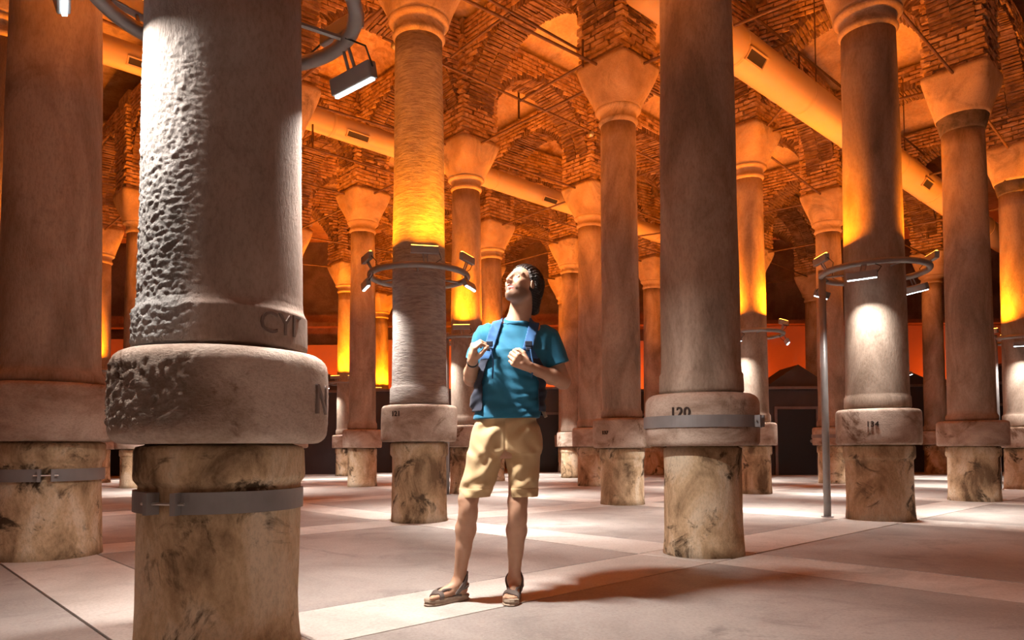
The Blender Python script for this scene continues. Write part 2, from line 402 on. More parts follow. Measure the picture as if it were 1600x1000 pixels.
# ------------------------------------------------------------------ ducts
def duct(name, label, u0, u1, v, z, r, grilles):
    t = empty(name, gp(u0, v, z)); tag(t, label, 'duct'); o0 = Vector(t.location)
    n = int((u1 - u0) * 2); gw = r * .55
    pts = [gp(u0 + (u1 - u0) * k / n, v, z) - o0 for k in range(n + 1)]
    MB().tube(pts, r, 28).build('pipe', M_DUCT, t, True)
    for k in range(1, n):
        p = pts[k]; d = (pts[1] - pts[0]).normalized()
        MB().tube([p - d * .03, p + d * .03], r + .006, 28).build('joint_collar', M_DUCT, t, True)
    for g in grilles:
        p = gp(g, v, z) - o0; ax = Vector((UX, UY, 0)); nrm = Vector((UY, -UX, 0)) * .80 + Vector((0, 0, -.60)); up_ = nrm.cross(ax)
        M = Matrix((ax, up_, nrm)).transposed()
        fr = MB(); fr.box(p + nrm * (r - .01), (.46, gw, .035), M); fo = fr.build('vent_grille', M_GRILLE, t)
        for s in (-1, 1):
            MB().box(p + nrm * (r + .012) + up_ * s * gw / 2, (.50, .022, .03), M).build('grille_frame', M_DUCT, fo)
            MB().box(p + nrm * (r + .012) + ax * s * .235, (.022, gw + .02, .03), M).build('grille_frame', M_DUCT, fo)
    for k in range(0, n, 2):
        p = pts[k] + (pts[1] - pts[0]) * .3
        MB().tube([p + Vector((0, 0, r)), p + Vector((0, 0, 2.0))], .012, 6).build('hanger', M_IRON, t)
duct('air_duct', 'long pale round duct running away behind the slim columns left of the man', -1.2, 4.2, 2.33, 7.0, 0.22, [-.45, .55, 1.95])
duct('air_duct', 'wide pale round duct with a dark grille high on the right', 0.55, 5.0, 0.52, 6.62, 0.29, [1.17, 3.1])

# ------------------------------------------------------------------ columns
def lathe(name, prof, n, mat, parent, amp=0.006, fr=3.0, seed=0.0, hewn=None, smooth=True, cap=True, amp_h=.011):
    prof = np.array(prof); rows = len(prof)
    an = np.linspace(0, 2 * math.pi, n, endpoint=False)
    r = np.repeat(prof[:, :1], n, 1); z = np.repeat(prof[:, 1:], n, 1); A = np.repeat(an[None], rows, 0)
    rough = np.zeros_like(r); px, py = parent.location.x, parent.location.y
    if amp or hewn:
        for i in range(rows):
            for j in range(n):
                c = Vector((math.cos(an[j]) * r[i, j] * fr + seed, math.sin(an[j]) * r[i, j] * fr, z[i, j] * fr * .8 + seed))
                d = amp * mnoise.noise(c) * 1.6
                if hewn:
                    w = hewn(an[j], z[i, j])
                    if w > 0:
                        q = Vector((c.x * 16, c.y * 16, z[i, j] * 72)); q2 = Vector((c.x * 34, c.y * 34, z[i, j] * 120))
                        q += Vector((mnoise.noise(c * 2.5), 0, 1.4 * mnoise.noise(c * 3.1))) 
                        nn = mnoise.noise(q) * .65 + mnoise.noise(q2) * .35
                        d += w * amp_h * nn; rough[i, j] = w
                r[i, j] += d
    X = r * np.cos(A); Y = r * np.sin(A)
    v = np.stack([X, Y, z], -1).reshape(-1, 3)
    f = []
    for i in range(rows - 1):
        a = np.arange(n) + i * n; b = (np.arange(n) + 1) % n + i * n
        f += list(zip(a, b, b + n, a + n))
    if cap: f += [tuple(range(n))[::-1], tuple((rows - 1) * n + k for k in range(n))]
    o = mesh_obj(name, v, f, mat, parent, smooth)
    if hewn:
        at = o.data.attributes.new('rough', 'FLOAT', 'POINT'); at.data.foreach_set('value', rough.reshape(-1))
    if smooth:
        o.data.polygons[-1].use_smooth = False
    return o

def rounded(z0, z1, r, rr0, rr1, k=5, bulge=0.0):
    p = []
    for i in range(k + 1):
        a = math.pi / 2 * i / k; p.append((r - rr0 + rr0 * math.sin(a), z0 + rr0 - rr0 * math.cos(a)))
    for i in range(1, 4): p.append((r + bulge * math.sin(math.pi * i / 4), z0 + rr0 + (z1 - rr1 - z0 - rr0) * i / 4))
    for i in range(k + 1):
        a = math.pi / 2 * i / k; p.append((r - rr1 + rr1 * math.cos(a), z1 - rr1 + rr1 * math.sin(a)))
    return p

def resample(prof, step):
    out = [prof[0]]
    for a, b in zip(prof[:-1], prof[1:]):
        L_ = math.hypot(b[0] - a[0], b[1] - a[1]); k = max(1, int(L_ / step))
        for i in range(1, k + 1): out.append((a[0] + (b[0] - a[0]) * i / k, a[1] + (b[1] - a[1]) * i / k))
    return out

def capital(parent, mat, r0=0.345, w1=0.48, z0=6.02, z1=6.70):
    n = 64; v = []; f = []; rows = []
    for k in range(13):
        t = k / 12; rows.append((z0 + (z1 - .06 - z0) * t, r0 + (w1 - r0) * (t ** .85) , 2 + 9 * t ** 2.2))
    rows.append((z1, w1 * 1.0, 11))
    for (z, w, e) in rows:
        for j in range(n):
            a = 2 * math.pi * j / n; c, s = abs(math.cos(a)), abs(math.sin(a))
            rr = w / ((c ** e + s ** e) ** (1 / e))
            rr += .008 * mnoise.noise(Vector((math.cos(a) * 2 + parent.location.x, math.sin(a) * 2, z * 3)))
            v.append((rr * math.cos(a + TH), rr * math.sin(a + TH), z))
    for i in range(len(rows) - 1):
        for j in range(n): f.append((i * n + j, i * n + (j + 1) % n, (i + 1) * n + (j + 1) % n, (i + 1) * n + j))
    f.append(tuple(range(n))[::-1]); f.append(tuple((len(rows) - 1) * n + k for k in range(n)))
    return mesh_obj('capital', v, f, mat, parent, True)

def curved_text(txt, size, r, ang, z, parent, mat, name='painted_number', depth=0.011, bold=0.012, rot=0.0):
    cu = bpy.data.curves.new('txt', 'FONT'); cu.body = txt; cu.size = size; cu.extrude = 0.001; cu.offset = bold * size
    cu.align_x = 'CENTER'; cu.align_y = 'CENTER'; cu.resolution_u = 3
    to = bpy.data.objects.new('txt', cu); COL.objects.link(to)
    bpy.context.view_layer.update()
    me = bpy.data.meshes.new_from_object(to.evaluated_get(bpy.context.evaluated_depsgraph_get()))
    bm = bmesh.new(); bm.from_mesh(me)
    bmesh.ops.subdivide_edges(bm, edges=[e for e in bm.edges if e.calc_length() > .03], cuts=2)
    bm.to_mesh(me); bm.free()
    for v in me.vertices:
        x, y = v.co.x, v.co.y; x, y = x * math.cos(rot) - y * math.sin(rot), x * math.sin(rot) + y * math.cos(rot)
        a = ang + x / r; rr = r + (depth if v.co.z > 0 else -depth)
        v.co = (rr * math.cos(a), rr * math.sin(a), z + y)
    bpy.data.objects.remove(to); bpy.data.curves.remove(cu)
    me.materials.clear(); me.materials.append(mat)
    o = bpy.data.objects.new(name, me); COL.objects.link(o); o.parent = parent; return o

def band(parent, r, z0, z1, a_gap, gap=0.18, th=0.014):
    n = 90; v = []; f = []
    a0 = a_gap + gap / 2; a1 = a_gap + 2 * math.pi - gap / 2
    for k in range(n + 1):
        a = a0 + (a1 - a0) * k / n
        for rr, z in ((r, z0), (r + th, z0), (r + th, z1), (r, z1)): v.append((rr * math.cos(a), rr * math.sin(a), z))
    for k in range(n):
        i = 4 * k; j = i + 4
        for q in range(4): f.append((i + q, i + (q + 1) % 4, j + (q + 1) % 4, j + q))
    f += [(0, 1, 2, 3), (4 * n + 3, 4 * n + 2, 4 * n + 1, 4 * n)]
    b = mesh_obj('metal_band', v, f, M_BAND, parent); b['label'] = 'grey steel strengthening band bolted round the stone'
    ends = []
    for a in (a0, a1):
        c = Vector((math.cos(a), math.sin(a), 0)); t = Vector((-c.y, c.x, 0))
        M = Matrix((c, t, Vector((0, 0, 1)))).transposed()
        mb = MB(); mb.box(c * (r + .03) + Vector((0, 0, (z0 + z1) / 2)), (.06, .022, (z1 - z0)), M)
        mb.build('clamp_lug', M_BAND, b); ends.append(c * (r + .035) + Vector((0, 0, (z0 + z1) / 2)))
    d = (ends[1] - ends[0]).normalized()
    MB().tube([ends[0] - d * .04, ends[1] + d * .04], .006, 8).build('bolt', M_BOLT, b)
    return b

def column(key, label, rp=0.325, zt0=0.87, zt1=1.285, rt_=0.44, ra=0.33, za=1.44, rs=0.305, rn=0.268, lip=True, n=40, mat_s=None, dark_neck=False, seed=0, hewn=None, hewn_t=None, fine=False, cap=True, rb=.03, rtp=.045):
    P = NODES[key]; t = empty('column', (P[0], P[1], 0)); tag(t, label, 'column', 'stone columns of the underground hall')
    n_ = n * (9 if fine else 1) if not fine else 380
    zl = zt0 - .165
    ped = [(rp + .012, -0.02), (rp + .004, 0.10), (rp, .2), (rp - .003, zl - .02)]
    if lip: ped += [(rp - .003, zl - .012), (rp + .016, zl + .012), (rp + .020, zl + .03), (rp + .019, zt0 - .03), (rp + .010, zt0 - .012), (rp - .025, zt0 - .004), (rp - .03, zt0 + .004)]
    else: ped += [(rp, zt0 - .018), (rp - .025, zt0 - .008), (rp - .03, zt0 + .004)]
    po = lathe('pedestal', resample(ped, .03 if fine else .08), 120 if fine else n, M_PED, t, amp=.006, seed=seed)
    tor = [(rp * .7, zt0)] + rounded(zt0, zt1, rt_, rb, rtp, bulge=.003) + [(ra * .9, zt1 + .004)]
    to = lathe('collar_block', resample(tor, .012 if fine else .06), n_ if fine else n, M_TORUS, t, amp=.014 if fine else .007, fr=2.2, seed=seed + 3, hewn=hewn_t, amp_h=.020)
    sh = [(ra - .03, zt1 - .006), (ra - .022, zt1 + .008), (ra, zt1 + .018), (ra + .004, zt1 + .035), (ra, za - .02), (ra - .012, za), (rs + .003, za + .02), (rs, za + .06)]
    zc = 5.80
    for k in range(1, 9):
        q = k / 8; sh.append((rs + (rn - rs) * (q ** 1.25), za + .06 + (zc - za - .06) * q))
    if fine: lo = resample([p for p in sh if p[1] < 2.9] , .0065); hi = [p for p in sh if p[1] >= 2.9]; prof = lo + hi
    else: prof = resample(sh, .25)
    lathe('shaft', prof, n_ if fine else n, mat_s or M_SHAFT, t, amp=.005, fr=2.0, seed=seed + 5, hewn=hewn)
    if dark_neck:
        lathe('neck_moulding', [(rn + .01, 5.80), (rn + .02, 5.83), (rn + .075, 6.06), (rn + .06, 6.10)], n, M_CAP_DARK, t, amp=.012, fr=6)['label'] = 'dark crusted collar under the capital'
    else:
        lathe('neck_moulding', [(rn + .002, 5.79), (rn + .02, 5.81), (rn + .038, 5.84), (rn + .022, 5.87), (rn + .012, 5.90), (rn + .014, 5.96), (rn + .055, 5.985), (rn + .085, 6.02), (rn + .07, 6.05)], n, M_CAP, t, amp=.003)
    capital(t, M_CAP, r0=rn + .075, z0=6.03)
    return t

def sm(x): x = max(0.0, min(1.0, x)); return x * x * (3 - 2 * x)
def adiff(a, b): return (a - b + math.pi) % (2 * math.pi) - math.pi
AZ_A = math.atan2(-3.217, 1.299)            # azimuth of the face of the big column turned to the camera
def hewn_shaft(a, z):
    d = adiff(a, AZ_A)                      # negative = to the left in view
    m_ = sm((-d - .05 + .1 * math.sin(z * 3)) / .5) * sm((3.0 + d) / .8)
    top = sm((2.88 - z) / .4)
    return m_ * top * (.55 + .45 * sm((2.4 - z) / .8))
def hewn_torus(a, z):
    d = adiff(a, AZ_A)
    return .95 * sm((-d + .12) / .6) * sm((1.255 - z) / .05) * sm((z - .92) / .06) + .14
cA = column((-1, 0), 'huge foreground column with a rough chiselled left side, bulging collar block and steel band on its pedestal', .335, .883, 1.28, .454, .363, 1.469, .342, .30, n=64, mat_s=M_SHAFT_HEWN, seed=1, hewn=hewn_shaft, hewn_t=hewn_torus, fine=True, rb=.06, rtp=.07)
band(cA, .338, .600, .688, AZ_A - .62, .32)
curved_text('CYΓ', .13, .366, AZ_A + .72, 1.385, cA, M_GROOVE, 'carved_letters', .0055, .0)['label'] = 'worn letters carved near the foot of the shaft'
curved_text('N', .19, .452, AZ_A + 1.12, 1.07, cA, M_GROOVE, 'carved_letter', .012, .0)
cB = column((-1, 1), 'dim brown column cut by the left edge of the picture, with a steel band round its stained pedestal', .395, .93, 1.393, .531, .40, 1.488, .368, .318, n=96, seed=2)
band(cB, .398, .615, .712, math.atan2(-5.951, 3.834) - .03, .20)
cC = column((0, 0), 'smooth brown column right of the man with a steel band round its collar block', .311, .863, 1.279, .451, .336, 1.458, .32, .272, n=96, lip=False, seed=3, rb=.04, rtp=.085)
band(cC, .452, 1.007, 1.099, math.atan2(-5.855, -1.545) + 1.08, .12)
curved_text('120', .11, .452, math.atan2(-5.855, -1.545) - .36, 1.118, cC, M_INK)
cD = column((0, 1), 'column directly left of the man with a lamp ring and glowing amber upper shaft', .323, .934, 1.361, .448, .345, 1.582, .322, .285, n=72, seed=4, mat_s=M_SHAFT_COMB)
curved_text('121', .085, .449, math.atan2(-8.57, 1.107) - .62, 1.25, cD, M_INK)
cE = column((1, 0), 'column on the right with a lamp ring and a thin pole beside it', .365, .867, 1.282, .46, .357, 1.443, .342, .30, n=72, seed=5)
curved_text('134', .09, .461, math.atan2(-8.497, -4.325) - .12, 1.10, cE, M_INK, 'carved_number', .011, .0)
cF = column((1, 1), 'plain column right of the man, its square capital with a corner facing the viewer', .324, .844, 1.287, .434, .312, 1.41, .292, .268, n=60, seed=6)
curved_text('137', .075, .435, math.atan2(-10.916, -1.666) - .60, 1.07, cF, M_INK)
cG = column((2, 0), 'right hand column with a dark crusted collar below a large capital', .355, .842, 1.231, .49, .355, 1.329, .331, .30, n=60, dark_neck=True, seed=7)
LAB = {
 (1, 2): ('slim column behind the man with a lamp ring at his shoulder', {}),
 (2, 1): ('column half hidden by the smooth banded column, its lamp ring showing on the right', {}),
 (0, 2): ('orange lit column hidden behind the right edge of the foreground column', {}),
 (1, 3): ('unlit rust brown column left of the column beside the man', {}),
 (3, 1): ('far column seen just left of the thin pole, banded at its collar block', dict(rt_=.44)),
 (2, 2): ('column hugging the left edge of the plain column right of the man', {}),
 (3, 0): ('column with a lamp ring cut by the right edge of the picture', dict(zt0=.80, zt1=1.2, dark_neck=True)),
 (2, 3): ('dark red brown shaft rising just left of the man\'s head', {}),
 (0, 4): ('distant column nearest the left edge of the foreground column', {}),
 (0, 5): ('distant glowing amber column between the dim left column and the foreground column', {}),
 (2, 5): ('distant bright amber column half covered by the unlit rust brown one', {}),
 (3, 3): ('thin distant column just right of the man\'s arm', {}),
 (3, 6): ('faintest amber column just left of the lamp ring column beside the man', {}),
 (5, 1): ('very dark column between the lamp ring column and the crusted collar column on the right', {}),
 (4, 3): ('narrow distant column in the gap left of the smooth banded column', {}),
 (-1, 2): ('column whose orange shaft just shows at the far left edge of the picture', {}),
 (0, 3): ('column standing fully behind the huge foreground column', {}),
 (1, 4): ('distant column whose collar block peeps out right of the foreground column', {}),
 (2, 4): ('distant column behind the lamp ring column left of the man', {}),
 (3, 2): ('column standing behind the smooth banded column', {}),
 (3, 4): ('distant column behind the man\'s back', {}),
 (4, 0): ('column just beyond the right edge of the picture', {}),
 (4, 1): ('column standing behind the right hand column with the pole', {}),
 (4, 2): ('distant column behind the half hidden lamp ring column', {}),
 (5, 2): ('dark distant column against the orange wall left of the far banded column', {}),
 (1, 5): ('distant column behind the left part of the foreground column', {}),
 (3, 5): ('one of the farthest columns, behind the lamp ring column left of the man', {}),
 (4, 4): ('one of the farthest columns, straight behind the man\'s elbow', {}),
 (5, 3): ('one of the farthest columns, behind the smooth banded column', {}),
 (4, 5): ('farthest column, behind the man\'s head and shoulders', {})}
for q, (k, (lab, kw)) in enumerate(LAB.items()):
    o = column(k, lab, n=48 if NODES[k][1] < 17 else 32, seed=10 + q, lip=(q % 3 != 0), **kw)
    if k == (3, 1): band(o, .442, 1.04, 1.12, math.atan2(-16.6, -7.4) + 1.3, .12)

# ------------------------------------------------------------------ lamp rings
def area(name, loc, aim, color, power, sx, sy, spread, parent=None):
    ld = bpy.data.lights.new(name, 'AREA'); ld.shape = 'RECTANGLE'; ld.size = sx; ld.size_y = sy
    ld.color = color; ld.energy = power; ld.spread = R(spread)
    o = bpy.data.objects.new(name, ld); COL.objects.link(o)
    d = Vector(aim).normalized(); o.rotation_euler = d.to_track_quat('-Z', 'Y').to_euler(); o.location = loc
    if parent: o.parent = parent
    return o
def lamp(parent, ang, rr, z, kind, n_scale=1.0, power=None, aim_out=0.0, spread=None, ln=0.32, along=None):
    c = Vector((math.cos(ang), math.sin(ang), 0)); t = Vector((-c.y, c.x, 0)) if along is None else Vector(along).normalized()
    cd = c if along is None else Vector((-t.y, t.x, 0)) * (1 if Vector((-t.y, t.x, 0)).dot(c) > 0 else -1)
    s = 1 if kind == 'amber' else -1
    d = (Vector((0, 0, s)) + cd * aim_out).normalized()
    side = t.cross(d)
    M = Matrix((t, side, d)).transposed()
    pos = c * (rr + .06) + Vector((0, 0, z + s * .15))
    h_ = MB(); h_.box(pos, (ln, .055, .085), M)
    ho = bevel(h_.build('lamp_housing', M_HOUSING, parent), .008)
    ho['label'] = 'slim metal lamp housing with an amber strip' if kind == 'amber' else 'slim metal lamp housing with a white strip'
    e = MB(); e.box(pos + d * .046, (ln * .94, .020, .012), M); e.build('light_strip', E_AMBER if kind == 'amber' else E_WHITE, ho)
    br = MB(); br.tube([c * rr + Vector((0, 0, z)), pos - d * .03 - t * .02], .009, 6); br.tube([c * rr + t * .04 + Vector((0, 0, z)), pos - d * .03 + t * .03], .009, 6)
    br.build('bracket', M_RING, ho)
    cb = MB(); cb.tube([pos + t * ln * .5 - d * .01, pos + t * ln * .6 - d * .08 - c * .05, pos + t * ln * .3 - d * .14 - c * .08, c * rr + t * .06 + Vector((0, 0, z))], .005, 5)
    cb.build('cable', M_GRILLE, ho)
    p = power if power is not None else (P_AMBER if kind == 'amber' else P_WHITE)
    area(kind + '_light', pos + d * .06, d, AMBER if kind == 'amber' else WHITE, p * n_scale, ln * .9, .03, spread or (150 if kind == 'amber' else 100), parent)
def ring(key, label, amb, wht, z=2.92, rr=0.58, pa=1.0, pw=1.0, n=40, ao=.05, wo=-.10, tube=.036):
    P = NODES[key]; t = empty('lamp_ring', (P[0], P[1], 0)); tag(t, label, 'lamp', 'rings of lamps round the columns')
    pts = [(rr * math.cos(2 * math.pi * k / n), rr * math.sin(2 * math.pi * k / n), z) for k in range(n)]
    MB().tube(pts, tube, 12, closed=True).build('ring', M_RING, t, True)
    for k in range(3):
        a = R(35 + 120 * k)
        MB().tube([(rr * math.cos(a), rr * math.sin(a), z), (.27 * math.cos(a), .27 * math.sin(a), z)], .014, 6).build('spoke', M_RING, t)
    for a in amb: lamp(t, R(a), rr, z, 'amber', pa, aim_out=ao)
    for a in wht:
        if isinstance(a, tuple): lamp(t, R(a[0]), rr, z + a[3], 'white', 1, power=a[1], aim_out=a[2], spread=a[4], along=a[5] if len(a) > 5 else None)
        else: lamp(t, R(a), rr, z, 'white', pw * (1 if wht.index(a) == 0 else 3.4), aim_out=wo if wht.index(a) == 0 else .40, spread=100 if wht.index(a) == 0 else 78)
    return t
ring((-1, 0), 'lamp ring round the huge foreground column with blue white lamps under it', [50, 150, 262], [(40, P_KEY, .22, -.01, 135, (.77, -.64, 0)), (212, 30, -.30, 0.0, 130), (292, 40, 1.0, 0.0, 80)], n=64)  # last white lamp is out of view, added to brighten foreground floor and pedestal
rD = ring((0, 1), 'lamp ring round the column directly left of the man', [208, 283, 338, 90], [203, 343, 90], pa=.34)
rE = ring((1, 0), 'lamp ring round the right hand column beside the tall pole', [352, 182, 95], [232, 18, 130], pa=.5)
ring((1, 2), 'lamp ring just left of the man\'s shoulder', [265, 25, 145], [205, 335, 90])
ring((2, 1), 'lamp ring partly behind the smooth banded column', [315, 75, 195], [225, 345, 105])
ring((3, 0), 'lamp ring at the right edge of the picture', [190, 310, 70], [240, 0, 120])
ring((-1, 2), 'lamp ring just past the left edge of the picture', [0, 180], [0, 180], pa=1.1)
ring((2, 3), 'lamp ring hidden behind the man\'s chest', [270, 90], [270, 30, 150], pa=1.1)
ring((0, 3), 'lamp ring behind the foreground column', [270, 30, 150], [270, 30, 150])
ring((1, 4), 'lamp ring on the far column right of the foreground column', [275, 60], [275, 60], pa=1.1)
ring((0, 5), 'lamp ring on the distant amber column at the left', [290, 100], [290, 60], pa=1.1)
ring((2, 5), 'lamp ring on the distant bright amber column', [250, 300, 60], [215, 20], pa=1.2)
ring((3, 6), 'faint lamp ring on the farthest amber column', [270, 330], [270], pa=1.2)
ring((3, 2), 'lamp ring behind the smooth banded column', [270, 90], [225, 345], pa=1.1)
ring((4, 1), 'lamp ring behind the right hand column', [270, 90], [225, 345], pa=1.0)
ring((3, 4), 'lamp ring behind the man\'s back far away', [270, 90], [225, 345], pa=1.2)
# poles carrying the supply to three rings
def pole(key, x, y, label):
    t = empty('pole', (x, y, 0)); tag(t, label, 'pole', 'thin steel poles beside the columns')
    MB().tube([(0, 0, 0.0), (0, 0, 2.96)], .042, 14).build('shaft', M_RING, t, True)
    MB().tube([(0, 0, 0), (0, 0, .012)], .07, 14).build('base_plate', M_RING, t)
    MB().tube([(0, 0, 2.93), (0, 0, 3.0)], .045, 14).build('cap', M_RING, t, True)
pole('E', 3.80, 8.72, 'thin grey steel pole standing left of the right hand lamp ring column')
pole('R', 9.42, 13.95, 'thin steel pole standing near the right edge of the picture')
pole('N', -1.20, 13.30, 'thin steel pole seen between the man and the column left of him')

# ------------------------------------------------------------------ dark cabins at the far end
def cabin(label, x0, x1, y, hgt, doors, depth=1.6, peak=False):
    t = empty('cabin', ((x0 + x1) / 2, y, 0)); tag(t, label, 'cabin', 'dark cabins against the far wall'); w = x1 - x0; c = 0
    b = MB(); b.box((0, depth / 2, hgt / 2), (w, depth, hgt)); b.build('body', M_DARK, t)
    MB().box((0, depth / 2 - .02, hgt + .04), (w + .12, depth + .12, .08)).build('roof_edge', M_TRIM, t)
    if peak:
        v = [(-w / 2, .1, hgt + .08), (w / 2, .1, hgt + .08), (0, .1, hgt + .75), (-w / 2, depth, hgt + .08), (w / 2, depth, hgt + .08), (0, depth, hgt + .75)]
        mesh_obj('peak_shade', v, [(0, 1, 2), (3, 5, 4), (0, 2, 5, 3), (1, 4, 5, 2), (0, 3, 4, 1)], M_DARK, t)  # solid dark peak standing in for a peaked shadow on the lit wall
    for (dx, dw, dh) in doors:
        f = MB(); f.box((dx, -.03, dh / 2), (dw, .04, dh)); d = f.build('door', M_DOOR, t)
        for s in (-1, 1): MB().box((dx + s * (dw / 2 + .04), -.04, dh / 2), (.08, .08, dh)).build('door_frame', M_TRIM, d)
        MB().box((dx, -.04, dh + .04), (dw + .16, .08, .08)).build('door_frame', M_TRIM, d)
        MB().tube([(dx + dw * .38, -.09, 1.0), (dx + dw * .38, -.05, 1.0)], .05, 10).build('door_knob', M_BOLT, d)
cabin('dark cabin with a black doorway left of the far banded column', 7.6, 9.6, 21.4, 2.55, [(-.15, 1.15, 1.95)], peak=True)
cabin('dark cabin between the lamp ring column and the crusted collar column', 10.9, 13.9, 23.2, 2.75, [(-.6, 1.2, 2.0)], peak=True)
cabin('dark cabin at the far right between the pole and the crusted collar column', 14.2, 18.2, 23.0, 2.8, [(-.5, 2.0, 2.1)], peak=True)
cabin('plain dark box of a cabin right of the foreground column', -7.6, -5.35, 24.3, 2.75, [], peak=True)
cabin('dark cabin left of the foreground column at the far end', -16.5, -11.8, 25.5, 2.9, [(0, 1.2, 2.0)], peak=True)
cabin('dark cabin behind the lamp ring column left of the man', -5.0, -0.6, 25.8, 2.9, [(1.6, 1.0, 2.0)])
cabin('dark cabin right of the man\'s backpack', .6, 3.9, 25.2, 2.9, [(-.7, 1.5, 2.0), (.9, 1.0, 2.0)])
cabin('dark cabin behind the smooth banded column', 4.3, 7.0, 26.4, 2.9, [(-.5, 1.2, 2.0)])
for k, x in enumerate([-19, -14.5, -9.8, -6.5, -2.4, 2.0, 5.2, 9.6, 14.0, 18.5]):
    area('wall_wash_light', (x, 29.4, 2.2), (0, .42, 1), (1.0, 0.10, 0.006), 75, 1.6, .05, 120)

